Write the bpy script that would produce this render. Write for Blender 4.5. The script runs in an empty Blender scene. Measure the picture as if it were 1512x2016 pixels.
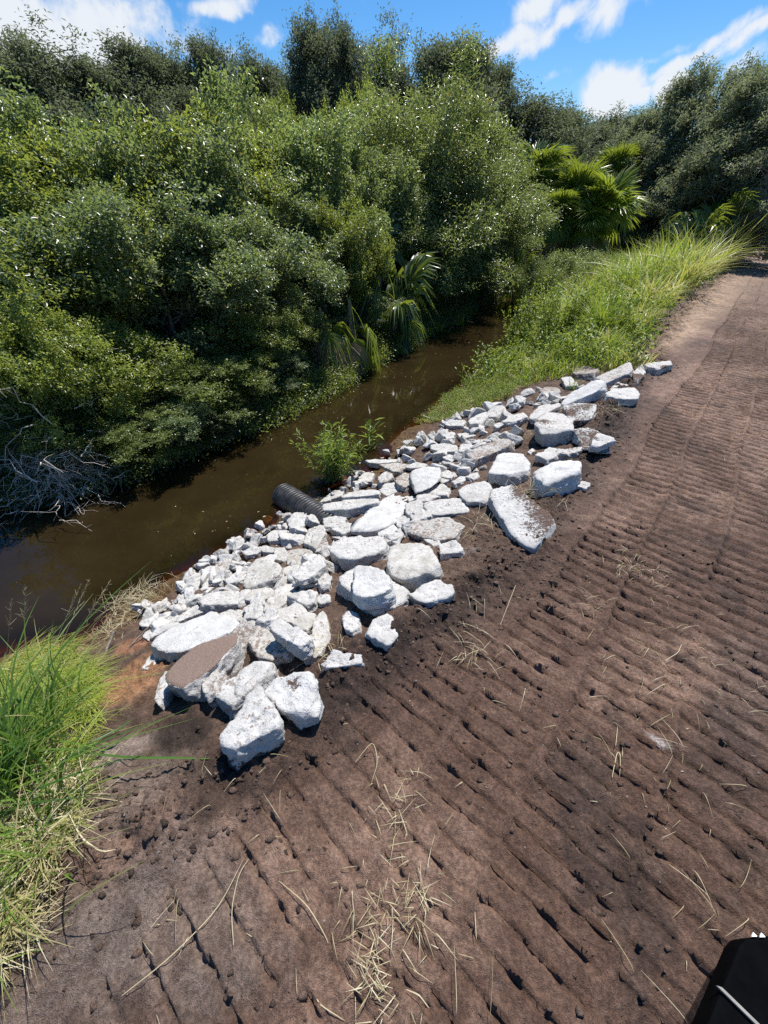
import bpy, bmesh, math, random
import numpy as np
from mathutils import Vector, Matrix

R = math.radians
scene = bpy.context.scene
COL = scene.collection

# ------------------------------------------------------------------ camera
CAM_H, PITCH, FPX = 2.2, R(38.8), 757.0
cam_d = bpy.data.cameras.new("camera")
cam_d.sensor_fit = 'VERTICAL'
cam_d.sensor_height = 36.0
cam_d.lens = FPX / 2016 * 36.0
cam_d.clip_start = 0.02
cam_d.clip_end = 3000
cam = bpy.data.objects.new("camera", cam_d)
cam.location = (0, 0, CAM_H)
cam.rotation_euler = (R(90) - PITCH, 0, 0)
COL.objects.link(cam)
scene.camera = cam
SP, CP = math.sin(PITCH), math.cos(PITCH)


def ray(px, py):
    u, v = px - 756.0, 1008.0 - py
    return np.array([u, v * SP + FPX * CP, v * CP - FPX * SP])


def azel(px, py):
    d = ray(px, py)
    return math.atan2(d[0], d[1]), math.atan2(d[2], math.hypot(d[0], d[1]))


# ------------------------------------------------------------------ sun, sky, exposure
SUN_AZ, SUN_EL = R(25), R(60)
sun_d = bpy.data.lights.new("sun", 'SUN')
sun_d.energy = 4.0
sun_d.angle = R(0.53)
sun_d.color = (1.0, 0.955, 0.89)
sun = bpy.data.objects.new("sun", sun_d)
sdir = Vector((math.sin(SUN_AZ) * math.cos(SUN_EL), math.cos(SUN_AZ) * math.cos(SUN_EL), math.sin(SUN_EL)))
sun.rotation_euler = sdir.to_track_quat('Z', 'Y').to_euler()
sun.location = (0, 0, 30)
COL.objects.link(sun)

scene.view_settings.view_transform = 'Standard'
scene.view_settings.look = 'None'
scene.view_settings.exposure = 0.8
scene.view_settings.gamma = 1.0
scene.view_settings.use_curve_mapping = False
scene.render.engine = 'CYCLES'
cy = scene.cycles
cy.max_bounces = 7
cy.diffuse_bounces = 3
cy.glossy_bounces = 3
cy.transmission_bounces = 4
cy.transparent_max_bounces = 8
cy.caustics_reflective = False
cy.caustics_refractive = False
cy.use_denoising = False
cy.sample_clamp_indirect = 4.0


class NT:
    """small helper around a node tree"""

    def __init__(s, tree):
        s.t = tree
        tree.nodes.clear()

    def n(s, kind, ins=None, **props):
        nd = s.t.nodes.new(kind)
        for k, v in props.items():
            setattr(nd, k, v)
        for k, v in (ins or {}).items():
            s.put(nd.inputs[k], v)
        return nd

    def put(s, sock, v):
        if hasattr(v, 'is_output'):
            s.t.links.new(v, sock)
        elif hasattr(v, 'outputs'):
            s.t.links.new(v.outputs[0], sock)
        else:
            sock.default_value = v

    def m(s, op, a, b=0.0, c=None, clamp=False):
        nd = s.t.nodes.new('ShaderNodeMath')
        nd.operation = op
        nd.use_clamp = clamp
        s.put(nd.inputs[0], a)
        s.put(nd.inputs[1], b)
        if c is not None:
            s.put(nd.inputs[2], c)
        return nd.outputs[0]

    def mix(s, f, a, b, kind='MIX'):
        nd = s.t.nodes.new('ShaderNodeMix')
        nd.data_type = 'RGBA'
        nd.blend_type = kind
        nd.clamp_factor = True
        s.put(nd.inputs[0], f)
        for i, v in ((6, a), (7, b)):
            if isinstance(v, tuple) and len(v) == 3:
                v = (*v, 1)
            s.put(nd.inputs[i], v)
        return nd.outputs[2]

    def noise(s, vec, scale, detail=4, rough=0.55, dist=0.0):
        nd = s.n('ShaderNodeTexNoise', {'Scale': scale, 'Detail': detail, 'Roughness': rough, 'Distortion': dist})
        if vec is not None:
            s.put(nd.inputs['Vector'], vec)
        return nd.outputs[0]

    def ramp(s, v, lo, hi, smooth=True):
        nd = s.t.nodes.new('ShaderNodeMapRange')
        nd.interpolation_type = 'SMOOTHSTEP' if smooth else 'LINEAR'
        s.put(nd.inputs[0], v)
        nd.inputs[1].default_value = lo
        nd.inputs[2].default_value = hi
        return nd.outputs[0]

    def attr(s, name, kind='GEOMETRY'):
        return s.n('ShaderNodeAttribute', attribute_name=name, attribute_type=kind)


world = bpy.data.worlds.new("World")
scene.world = world
world.use_nodes = True
w = NT(world.node_tree)
sky = w.n('ShaderNodeTexSky', sky_type='NISHITA', sun_disc=False, sun_elevation=SUN_EL, sun_rotation=SUN_AZ,
          altitude=0.0, air_density=1.0, dust_density=0.35, ozone_density=2.2)
geo = w.n('ShaderNodeTexCoord')
D = geo.outputs['Generated']
sep = w.n('ShaderNodeSeparateXYZ', {0: D})
az_ = w.m('ARCTAN2', sep.outputs[0], sep.outputs[1])
el_ = w.m('ARCSINE', sep.outputs[2])
warp = w.n('ShaderNodeTexNoise', {'Vector': D, 'Scale': 9.0, 'Detail': 3.0})
wv = w.n('ShaderNodeVectorMath', {0: warp.outputs['Color'], 1: (0.5, 0.5, 0.5)}, operation='SUBTRACT')
wsep = w.n('ShaderNodeSeparateXYZ', {0: wv.outputs[0]})
azw = w.m('MULTIPLY_ADD', wsep.outputs[0], 0.13, az_)
elw = w.m('MULTIPLY_ADD', wsep.outputs[1], 0.075, el_)
# each cloud: pixel centre -> direction, half sizes in azimuth/elevation, slope, strength
CLOUDS = [(110, 70, .25, .075, .0, 1.0), (205, 70, .10, .05, 0, .8), (30, 20, .10, .06, 0, .7),
          (415, 4, .07, .018, .1, .9), (525, 82, .045, .022, 0, .62), (690, 18, .03, .015, 0, .35),
          (1010, 72, .10, .022, .25, .84), (1110, 45, .11, .020, .3, .86), (1200, 18, .05, .03, .3, .8), (1060, 10, .07, .03, .2, .8),
          (1380, 85, .16, .014, .42, .8), (1490, 45, .10, .022, .4, .85), (1260, 120, .12, .012, .3, .55),
          (1205, 185, .046, .040, 0, 1.12), (1250, 200, .025, .018, 0, 1.0), (1320, 165, .04, .026, 0, 1.1), (1490, 105, .08, .03, .1, .62), (1100, 140, .06, .012, .1, .4)]
dens = None
for (px, py, sa, se, sl, st) in CLOUDS:
    a0, e0 = azel(px, py)
    da = w.m('SUBTRACT', azw, a0)
    de = w.m('SUBTRACT', elw, e0)
    de = w.m('MULTIPLY_ADD', da, -sl, de)
    q = w.m('ADD', w.m('POWER', w.m('ABSOLUTE', w.m('DIVIDE', da, sa)), 2.0), w.m('POWER', w.m('ABSOLUTE', w.m('DIVIDE', de, se)), 2.0))
    g = w.m('MULTIPLY', w.m('POWER', 2.718, w.m('MULTIPLY', q, -1.0)), st)
    dens = g if dens is None else w.m('MAXIMUM', dens, g)
cn = w.noise(D, 20.0, 9, 0.62, 0.3)
cn2 = w.noise(D, 3.0, 4, 0.55)
tot = w.m('MULTIPLY_ADD', cn, 1.25, w.m('SUBTRACT', dens, 0.92))
behind = w.m('MULTIPLY', w.ramp(cn2, .55, .75), w.m('LESS_THAN', sep.outputs[1], -0.2))
cover = w.m('MAXIMUM', w.m('MULTIPLY', w.ramp(tot, .10, .58), 0.95), w.m('MULTIPLY', behind, .6))
hs = w.n('ShaderNodeHueSaturation', {'Saturation': 1.42, 'Value': .72, 'Color': sky.outputs[0]})
skyc = w.mix(1.0, hs.outputs[0], (0.88, 0.97, 1.06), 'MULTIPLY')
col = w.mix(cover, skyc, (5.0, 5.2, 5.45))
bg = w.n('ShaderNodeBackground', {'Color': col, 'Strength': 0.10})
w.n('ShaderNodeOutputWorld', {'Surface': bg.outputs[0]})

# ------------------------------------------------------------------ numpy noise
_rng = np.random.default_rng(7)
_PERM = _rng.permutation(4096)
_VAL = _rng.random(4096) * 2 - 1


def _hash(i, j, k=0):
    return _VAL[_PERM[(_PERM[(_PERM[i & 4095] + j) & 4095] + k) & 4095]]


def vnoise2(x, y):
    xi, yi = np.floor(x).astype(np.int64), np.floor(y).astype(np.int64)
    fx, fy = x - xi, y - yi
    fx = fx * fx * (3 - 2 * fx)
    fy = fy * fy * (3 - 2 * fy)
    a, b = _hash(xi, yi), _hash(xi + 1, yi)
    c, d = _hash(xi, yi + 1), _hash(xi + 1, yi + 1)
    return (a + (b - a) * fx) * (1 - fy) + (c + (d - c) * fx) * fy


def fbm2(x, y, sc, octv=4, gain=0.5, off=0.0):
    out, amp, tot = 0.0, 1.0, 0.0
    for o in range(octv):
        out = out + amp * vnoise2(x * sc + off + o * 17.3, y * sc - off + o * 9.1)
        tot += amp
        amp *= gain
        sc *= 2.03
    return out / tot


def vnoise3(p):
    i = np.floor(p).astype(np.int64)
    f = p - i
    f = f * f * (3 - 2 * f)
    out = 0
    for dx in (0, 1):
        wx = f[:, 0] if dx else 1 - f[:, 0]
        for dy in (0, 1):
            wy = f[:, 1] if dy else 1 - f[:, 1]
            for dz in (0, 1):
                wz = f[:, 2] if dz else 1 - f[:, 2]
                out = out + wx * wy * wz * _hash(i[:, 0] + dx, i[:, 1] + dy, i[:, 2] + dz)
    return out


def fbm3(p, sc, octv=4, gain=0.5):
    out, amp, tot = 0.0, 1.0, 0.0
    for o in range(octv):
        out = out + amp * vnoise3(p * sc + o * 13.7)
        tot += amp
        amp *= gain
        sc *= 2.1
    return out / tot


def sstep(x, a, b):
    q = np.clip((x - a) / (b - a), 0, 1)
    return q * q * (3 - 2 * q)


# ------------------------------------------------------------------ mesh helpers
def mesh_np(name, verts, faces, smooth=False):
    """verts (n,3), faces (m,k) of one polygon size"""
    me = bpy.data.meshes.new(name)
    verts = np.ascontiguousarray(verts, dtype=np.float32)
    faces = np.ascontiguousarray(faces, dtype=np.int32)
    m, k = faces.shape
    me.vertices.add(len(verts))
    me.vertices.foreach_set('co', verts.ravel())
    me.loops.add(m * k)
    me.loops.foreach_set('vertex_index', faces.ravel())
    me.polygons.add(m)
    me.polygons.foreach_set('loop_start', np.arange(0, m * k, k, dtype=np.int32))
    me.polygons.foreach_set('loop_total', np.full(m, k, dtype=np.int32))
    me.update(calc_edges=True)
    if smooth:
        me.polygons.foreach_set('use_smooth', np.ones(m, dtype=bool))
    return me


def fattr(me, name, vals):
    a = me.attributes.new(name, 'FLOAT', 'POINT')
    a.data.foreach_set('value', np.ascontiguousarray(vals, dtype=np.float32))


def cattr(me, name, rgb):
    a = me.attributes.new(name, 'FLOAT_COLOR', 'POINT')
    arr = np.ones((len(rgb), 4), dtype=np.float32)
    arr[:, :3] = rgb
    a.data.foreach_set('color', arr.ravel())


def link(name, me, material=None, parent=None):
    o = bpy.data.objects.new(name, me)
    if material is not None and me is not None and not me.materials:
        me.materials.append(material)
    COL.objects.link(o)
    if parent is not None:
        o.parent = parent
    return o


def tag(o, label=None, cat=None, group=None, kind=None):
    if label:
        o['label'] = label
    if cat:
        o['category'] = cat
    if group:
        o['group'] = group
    if kind:
        o['kind'] = kind
    return o


def empty(name, loc):
    o = bpy.data.objects.new(name, None)
    o.location = loc
    o.empty_display_size = 0.2
    COL.objects.link(o)
    return o


def tubes(paths, sides=6):
    """paths: list of (points (n,3), radii (n)) -> verts, quads"""
    V, F, base = [], [], 0
    ang = np.linspace(0, 2 * np.pi, sides, endpoint=False)
    for pts, rad in paths:
        pts = np.asarray(pts, float)
        rad = np.asarray(rad, float)
        t = np.gradient(pts, axis=0)
        t /= np.linalg.norm(t, axis=1)[:, None] + 1e-9
        ref = np.array([0.31, 0.17, 0.93]) if abs(t[0, 2]) < 0.9 else np.array([1.0, 0.1, 0.0])
        n1 = np.cross(t, ref)
        n1 /= np.linalg.norm(n1, axis=1)[:, None] + 1e-9
        n2 = np.cross(t, n1)
        ring = pts[:, None, :] + rad[:, None, None] * (n1[:, None, :] * np.cos(ang)[None, :, None] + n2[:, None, :] * np.sin(ang)[None, :, None])
        n = len(pts)
        V.append(ring.reshape(-1, 3))
        i = np.arange(n - 1)[:, None] * sides + np.arange(sides)[None, :]
        j = np.arange(n - 1)[:, None] * sides + (np.arange(sides)[None, :] + 1) % sides
        F.append(np.stack([i, j, j + sides, i + sides], -1).reshape(-1, 4) + base)
        base += n * sides
    return np.concatenate(V), np.concatenate(F)


# ------------------------------------------------------------------ terrain function (s along the road, t across it)
AZ = R(40)
AX = np.array([math.sin(AZ), math.cos(AZ)])
RX = np.array([math.cos(AZ), -math.sin(AZ)])
WATER = -1.1
S_W = np.array([-40, -6, -.99, -.45, -.2, .12, 1.06, 3.62, 9.1, 29, 100])
T_W = np.array([-6, -4.6, -4.13, -3.75, -3.62, -3.73, -3.63, -3.62, -4.39, -6.9, -9.0])
S_E = np.array([-40, -1.41, -.63, .21, 2.46, 4.2, 7.26, 8.3, 9.54, 11.7, 17.8, 33.1, 89])
T_E = np.array([-.9, -.95, -1.32, -1.05, -.56, -.72, -.92, -.66, -1.05, -1.04, -1.07, -.4, 3.5])
S_L = np.array([-40, -5.8, -.24, .88, 4.17, 8.46, 16.3, 68.5, 150])
T_L = np.array([-8, -6.9, -6.64, -6.23, -6.07, -7.03, -8.37, -11.8, -15])


def st(x, y):
    return x * AX[0] + y * AX[1], x * RX[0] + y * RX[1]


def xy(s, t):
    return s * AX[0] + t * RX[0], s * AX[1] + t * RX[1]


def edges(s):
    e = np.interp(s, S_E, T_E) + 0.10 * fbm2(s, s * 0, 1.3, 3)
    wr = np.interp(s, S_W, T_W) + 0.16 * fbm2(s, s * 0 + 5, 1.1, 3)
    wl = np.interp(s, S_L, T_L) + 0.25 * fbm2(s, s * 0 + 9, .8, 3)
    return e, wr, wl


LANES = [(-.80, -.27, .135, 1.9, .3), (-.26, .13, .115, 60, 0.0), (.13, .60, .108, 60, .5), (.62, 1.10, .12, 60, .8), (1.12, 1.62, .115, 60, .2),
         (1.64, 2.2, .12, 60, .6), (2.2, 2.8, .11, 60, .1)]


def height(s, t, fine=True):
    s = np.asarray(s, float)
    t = np.asarray(t, float)
    e, wr, wl = edges(s)
    # bank between road edge and water
    f = np.clip((e - t) / (e - wr), 0, 1)
    far = sstep(s, 8, 13)
    zb = WATER * ((0.72 * f + 0.28 * f * f * (3 - 2 * f)) * (1 - far) + far * (f ** 1.7)) + far * .12 * np.sin(np.pi * np.clip(f * 1.6, 0, 1))
    d = np.minimum(wr - t, t - wl)
    zw = WATER - 0.8 * (1 - np.exp(-np.maximum(d, 0) * 0.9))
    g = wl - t
    zl = WATER + 0.9 * (1 - np.exp(-np.maximum(g, 0) / 1.0)) + 0.4 * sstep(g, 2, 12)
    z = np.where(t > e, 0.0, np.where(t > wr, zb, np.where(t > wl, zw, zl)))
    if not fine:
        return z
    x, y = xy(s, t)
    n1 = fbm2(x, y, 1.3, 4)
    n2 = fbm2(x, y, 7.0, 4, .6, 3.3)
    n3 = fbm2(x, y, 26.0, 3, .6, 8.1)
    onroad = sstep(t - e, 0.0, 0.25)
    z = z + (1 - onroad) * (0.07 * n1 + 0.055 * n2 + .012 * n3) * sstep(np.abs(t), 20, 8) + onroad * (0.022 * n1 + .011 * n2 + .008 * n3)
    # loose crumbly soil band at the road's edge
    band = np.exp(-((t - e) / 0.22) ** 2)
    z = z + band * (0.045 * np.maximum(n2, -.3) + .018 * n3 + .03)
    # grouser prints of the tracked machine
    near = sstep(s, 40, 20)
    for (a, b, pitch, smax, ph) in LANES:
        wob = 0.05 * vnoise2(s * .7, s * 0 + ph * 31) + .02 * vnoise2(s * 3, s * 0 + ph * 7)
        bend = .03 * np.minimum(s, 8)
        ta, tb = a + wob - .02 + bend * .25, b + wob + bend * .25
        inside = sstep(t, ta, ta + .03) * (1 - sstep(t, tb - .03, tb)) * sstep(t - e, .04, .22)
        if smax < 50:
            inside = inside * (1 - sstep(s, smax - .5, smax))
        # the bars are not quite perpendicular everywhere: slight skew and wander
        ssh = s + .10 * (t - (a + b) / 2) * (ph - .3) + .030 * fbm2(x, y, 2.2, 2, .5, ph * 11) + .014 * fbm2(x, y, 14, 2, .5, ph * 3)
        q = (ssh / pitch + ph) % 1.0
        groove = np.exp(-np.abs((q - .5) / ((.085 + .02 * n2) * (1 + 1.2 * sstep(s + .9 * (t + .3), 1.2, 3.2)))) ** 2.5)
        lip = np.exp(-((q - .66) / .055) ** 2)
        wear = np.clip(.98 + .55 * fbm2(x, y, 2.6, 3, .6, 40 + ph * 5), 0.6, 1.05)
        crumb = 1 + 1.3 * n3 + .5 * n2
        z = z + inside * near * (-(.020 + .010 * sstep(s, 1.0, 3) + .016 * sstep(s, 4, 9)) * groove * wear * (1 + .45 * n3 + .2 * n2) + (.013 + .010 * sstep(s, 4, 9)) * lip * wear * (1 + 2.2 * n3) + .004 * n3 - .012)
        # long rim where the belt's edge cut the soil
        z = z + near * sstep(t - e, 0.02, .2) * np.exp(-((t - ta) / .022) ** 2) * (.014 + .022 * n2) * (1 if smax > 50 else 0)
    # faint wheel rut on the left of the foreground
    rut = np.exp(-((t + .80 - .06 * np.sin(s * 3)) / .06) ** 2) * sstep(s, 1.3, .6)
    z = z - .02 * rut * onroad
    return z


def H(x, y):
    s, t = st(np.atleast_1d(np.asarray(x, float)), np.atleast_1d(np.asarray(y, float)))
    return height(s, t)


def Hs(x, y):
    s, t = st(np.atleast_1d(np.asarray(x, float)), np.atleast_1d(np.asarray(y, float)))
    return height(s, t, False)


def hit(px, py, lift=0.0, z=None):
    """where the sight line through a photo pixel meets the ground (raised by lift), or the level z"""
    d = ray(px, py)
    if z is not None:
        k = (z - CAM_H) / d[2]
        return np.array([d[0] * k, d[1] * k, z])
    dn = d / np.linalg.norm(d)
    ks = np.geomspace(0.6, 200, 1500)
    P = dn[None, :] * ks[:, None]
    under = (CAM_H + P[:, 2]) < Hs(P[:, 0], P[:, 1]) + lift
    i = int(np.argmax(under)) if under.any() else len(ks) - 1
    return np.array([P[i, 0], P[i, 1], CAM_H + P[i, 2]])


# ------------------------------------------------------------------ materials
def new_mat(name):
    m = bpy.data.materials.new(name)
    m.use_nodes = True
    return m, NT(m.node_tree)


def bumped(q, h, strength, dist, normal=None):
    b = q.n('ShaderNodeBump', {'Height': h, 'Strength': strength, 'Distance': dist})
    if normal is not None:
        q.put(b.inputs['Normal'], normal)
    return b.outputs[0]


def finish(q, **ins):
    p = q.n('ShaderNodeBsdfPrincipled', {k.replace('_', ' '): v for k, v in ins.items()})
    q.n('ShaderNodeOutputMaterial', {'Surface': p.outputs[0]})
    return p


def make_soil():
    m, q = new_mat("soil")
    P = q.n('ShaderNodeNewGeometry').outputs['Position']
    base = q.attr('soil_col').outputs['Color']
    n1 = q.noise(P, 9, 6, .65)
    n2 = q.noise(P, 60, 5, .7)
    n3 = q.noise(P, 240, 3, .6)
    c = q.mix(q.ramp(n1, .35, .7), q.mix(1.0, base, (.70, .66, .64), 'MULTIPLY'), q.mix(1.0, base, (1.22, 1.22, 1.22), 'MULTIPLY'))
    c = q.mix(q.ramp(n2, .35, .68), q.mix(1.0, c, (.62, .60, .59), 'MULTIPLY'), q.mix(1.0, c, (1.25, 1.24, 1.24), 'MULTIPLY'))
    c = q.mix(q.m('MULTIPLY', q.ramp(n3, .66, .74), .5), c, (.38, .33, .28))
    h = q.m('ADD', q.m('MULTIPLY', n2, .6), q.m('MULTIPLY', n3, .25))
    finish(q, Base_Color=c, Roughness=q.m('MULTIPLY_ADD', n2, .25, .62), Normal=bumped(q, h, 1.0, .026))
    p = [n for n in q.t.nodes if n.type == 'BSDF_PRINCIPLED'][0]
    p.inputs['Specular IOR Level'].default_value = .32
    return m


def make_water():
    m, q = new_mat("canal_water")
    P = q.n('ShaderNodeNewGeometry').outputs['Position']
    dep = q.attr('depth').outputs['Fac']
    n = q.noise(P, 3.0, 3, .5)
    n2 = q.noise(P, 14.0, 2, .5)
    nb = bumped(q, q.m('ADD', n, q.m('MULTIPLY', n2, .12)), .05, .05)
    film = q.noise(P, 1.1, 5, .65)
    murk = q.mix(q.ramp(film, .3, .7), (.017, .0115, .0046), (.024, .0165, .0068))
    dif = q.n('ShaderNodeBsdfDiffuse', {'Color': murk})
    tr = q.n('ShaderNodeBsdfTransparent', {'Color': (.72, .40, .14, 1)})
    op = q.ramp(dep, 0.0, .34)
    body = q.n('ShaderNodeMixShader', {0: q.m('MULTIPLY_ADD', op, .75, .25), 1: tr.outputs[0], 2: dif.outputs[0]})
    gl = q.n('ShaderNodeBsdfGlossy', {'Color': (1, 1, 1, 1), 'Roughness': .03, 'Normal': nb})
    fr = q.n('ShaderNodeFresnel', {'IOR': 1.33, 'Normal': nb})
    mx = q.n('ShaderNodeMixShader', {0: fr.outputs[0], 1: body.outputs[0], 2: gl.outputs[0]})
    q.n('ShaderNodeOutputMaterial', {'Surface': mx.outputs[0]})
    return m


def make_rock():
    m, q = new_mat("white_rubble")
    tc = q.n('ShaderNodeTexCoord').outputs['Object']
    info = q.n('ShaderNodeObjectInfo')
    off = q.n('ShaderNodeVectorMath', {0: tc}, operation='ADD')
    sc = q.n('ShaderNodeVectorMath', {0: (31.0, 17.0, 5.0), 1: info.outputs['Random']}, operation='MULTIPLY')
    q.put(off.inputs[1], sc.outputs[0])
    P = off.outputs[0]
    soil = q.attr('soil').outputs['Fac']
    cream = q.attr('cream', 'OBJECT').outputs['Fac']
    dirt = q.attr('dirt', 'OBJECT').outputs['Fac']
    n1 = q.noise(P, 7, 5, .6)
    n2 = q.noise(P, 38, 5, .7)
    n3 = q.noise(P, 130, 3, .65)
    white = q.mix(q.ramp(n1, .3, .72), (.48, .475, .46), (.64, .638, .625))
    creamc = q.mix(q.ramp(n1, .35, .65), (.37, .345, .295), (.57, .55, .505))
    c = q.mix(q.m('MULTIPLY', cream, .9), white, creamc)
    # grey pits and brown smears of dirt
    pit = q.m('MULTIPLY', q.ramp(n2, .54, .68), q.m('MULTIPLY_ADD', cream, .45, .42))
    c = q.mix(pit, c, (.33, .29, .24))
    th = q.m('MULTIPLY_ADD', dirt, .42, q.m('MULTIPLY_ADD', n2, .9, q.m('MULTIPLY', n1, .75)))
    sm = q.ramp(th, 1.0, 1.2)
    c = q.mix(q.m('MULTIPLY', sm, .8), c, (.17, .115, .08))
    sm2 = q.ramp(q.m('ADD', soil, q.m('MULTIPLY_ADD', n2, 1.5, q.m('MULTIPLY_ADD', n3, 1.2, -1.35))), .40, .56)
    c = q.mix(sm2, c, q.mix(q.ramp(n3, .35, .65), (.05, .032, .024), (.17, .112, .085)))
    brown = q.attr('brown').outputs['Fac']
    scr = q.n('ShaderNodeMapping', {'Vector': P, 'Scale': (14, 3, 14)})
    sn = q.noise(scr.outputs[0], 6, 4, .6)
    c = q.mix(q.ramp(q.m('ADD', q.m('MULTIPLY_ADD', sn, -.45, brown), q.m('MULTIPLY_ADD', n2, -.9, .45)), .24, .34), c, q.mix(sn, (.17, .12, .095), (.27, .20, .165)))
    h = q.m('ADD', q.m('MULTIPLY', n2, .8), q.m('ADD', q.m('MULTIPLY', n3, .35), q.m('MULTIPLY', sm2, .35)))
    finish(q, Base_Color=c, Roughness=.88, Normal=bumped(q, h, .9, .022))
    p = [n for n in q.t.nodes if n.type == 'BSDF_PRINCIPLED'][0]
    p.inputs['Specular IOR Level'].default_value = .2
    return m


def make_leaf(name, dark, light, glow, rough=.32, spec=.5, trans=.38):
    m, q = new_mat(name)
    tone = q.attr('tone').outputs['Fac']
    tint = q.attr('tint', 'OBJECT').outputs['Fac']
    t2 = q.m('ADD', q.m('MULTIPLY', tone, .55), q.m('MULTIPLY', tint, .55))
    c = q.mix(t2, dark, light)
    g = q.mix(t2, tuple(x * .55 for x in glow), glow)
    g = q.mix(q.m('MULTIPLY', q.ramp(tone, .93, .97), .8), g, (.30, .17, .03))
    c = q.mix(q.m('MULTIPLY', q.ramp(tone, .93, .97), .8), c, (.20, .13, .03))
    p = q.n('ShaderNodeBsdfPrincipled', {'Base Color': c, 'Roughness': rough, 'Specular IOR Level': spec})
    tl = q.n('ShaderNodeBsdfTranslucent', {'Color': g})
    mx = q.n('ShaderNodeMixShader', {0: trans, 1: p.outputs[0], 2: tl.outputs[0]})
    q.n('ShaderNodeOutputMaterial', {'Surface': mx.outputs[0]})
    return m


def make_plain(name, c0, c1, scale=12, rough=.8, bump=.3, bdist=.01, spec=.3):
    m, q = new_mat(name)
    P = q.n('ShaderNodeTexCoord').outputs['Object']
    n = q.noise(P, scale, 5, .6)
    c = q.mix(q.ramp(n, .3, .7), c0, c1)
    finish(q, Base_Color=c, Roughness=rough, Specular_IOR_Level=spec, Normal=bumped(q, n, bump, bdist))
    return m


def make_blade(name, a, b, dry, trans=.4):
    m, q = new_mat(name)
    tone = q.attr('tone').outputs['Fac']
    c = q.mix(q.ramp(tone, 0, .6, False), a, b)
    c = q.mix(q.ramp(tone, .6, .85, False), c, dry)
    p = q.n('ShaderNodeBsdfPrincipled', {'Base Color': c, 'Roughness': .45, 'Specular IOR Level': .4})
    tl = q.n('ShaderNodeBsdfTranslucent', {'Color': q.mix(1.0, c, (1.3, 1.35, .8), 'MULTIPLY')})
    mx = q.n('ShaderNodeMixShader', {0: trans, 1: p.outputs[0], 2: tl.outputs[0]})
    q.n('ShaderNodeOutputMaterial', {'Surface': mx.outputs[0]})
    return m


M_SOIL = make_soil()
M_WATER = make_water()
M_ROCK = make_rock()
M_BAY = make_leaf("bay_leaf", (.045, .080, .045), (.21, .255, .065), (.52, .62, .09))
M_BAY2 = make_leaf("grey_green_leaf", (.062, .100, .066), (.21, .265, .115), (.42, .53, .13), spec=.45)
M_WIL = make_leaf("willow_leaf", (.060, .092, .052), (.21, .26, .11), (.44, .54, .12), rough=.30, spec=.6)
M_OAK = make_leaf("oak_leaf", (.075, .095, .074), (.22, .25, .16), (.32, .38, .16), rough=.6, spec=.2, trans=.3)
M_EUC = make_leaf("fine_leaf", (.105, .13, .10), (.29, .32, .21), (.40, .46, .20), rough=.55, spec=.25, trans=.35)
M_LIME = make_leaf("lime_leaf", (.09, .15, .02), (.20, .28, .03), (.46, .58, .05), rough=.4, trans=.45)
M_PALM = make_leaf("palm_leaf", (.045, .09, .034), (.20, .27, .04), (.46, .56, .05), rough=.36, spec=.5, trans=.34)
M_DEADF = make_leaf("dead_frond", (.17, .125, .08), (.44, .36, .24), (.20, .14, .06), rough=.7, spec=.2, trans=.2)
M_BARK = make_plain("bark", (.12, .105, .09), (.28, .25, .22), 18, .9, .6, .02)
M_DEADW = make_plain("dead_wood", (.40, .34, .28), (.66, .59, .50), 15, .85, .3, .005)
M_GRASS = make_blade("grass_blade", (.13, .22, .024), (.34, .42, .06), (.48, .42, .20))
M_CANE = make_blade("cane_blade", (.055, .13, .028), (.20, .31, .05), (.44, .37, .18), trans=.4)
M_WEED = make_leaf("weed_leaf", (.075, .15, .025), (.24, .33, .05), (.44, .54, .07), rough=.42, spec=.4, trans=.4)
M_STRAW = make_blade("straw", (.30, .25, .13), (.46, .40, .23), (.56, .50, .34), trans=.2)
M_PIPE = make_plain("pipe_plastic", (.020, .020, .022), (.085, .083, .08), 9, .42, .15, .004, .5)

# ------------------------------------------------------------------ terrain: bank/bed sheet and the dirt road sheet
def spaced(c0, c1, step, lo, hi, grow):
    mid = list(np.arange(c0, c1, step))
    up, x, d = [], c1, step
    while x < hi:
        up.append(x)
        d *= grow
        x += d
    up.append(hi)
    dn, x, d = [], c0, step
    while x > lo:
        d *= grow
        x -= d
        dn.append(x)
    dn[-1] = lo
    return np.array(dn[::-1] + mid + up)


s1 = spaced(-.75, 3.4, .0105, -60, 16, 1.0015)
while s1[0] < -1.2 and False:
    pass
s2 = spaced(16, 16.05, .06, 15, 400, 1.05)
ss = np.r_[spaced(-.75, 3.4, .0105, -60, 4, 1.03)[:-1], s1[s1 > 4.0], s2[s2 > 16.0]]
ss = ss[np.r_[True, np.diff(ss) > 1e-4]]
tt = spaced(-4.0, 2.4, .0155, -300, 160, 1.025)
SG, TG = np.meshgrid(ss, tt, indexing='ij')
s_, t_ = SG.ravel(), TG.ravel()
zz_ = height(s_, t_)
far_d = np.hypot(s_, t_)
gx, gy = xy(s_, t_)
e_, wr_, wl_ = edges(s_)
nA = fbm2(gx, gy, .9, 4)
nB = fbm2(gx, gy, 3.1, 4, .6, 5)
nC = fbm2(gx, gy, 12, 4, .6, 15)


def lerp(a, b, f):
    return a + (np.asarray(b) - a) * f[:, None]


def blob(px, py, rx, ry=None, rot=0.0, soft=.5):
    """soft patch of the ground around the spot seen at a pixel (radii in metres)"""
    p = hit(px, py)
    dx, dy = gx - p[0], gy - p[1]
    c, s2 = math.cos(rot), math.sin(rot)
    q = np.hypot((dx * c + dy * s2) / rx, (-dx * s2 + dy * c) / (ry or rx))
    return 1 - sstep(q + .55 * nB + .25 * nC, 1 - soft, 1 + soft * .4)


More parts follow.
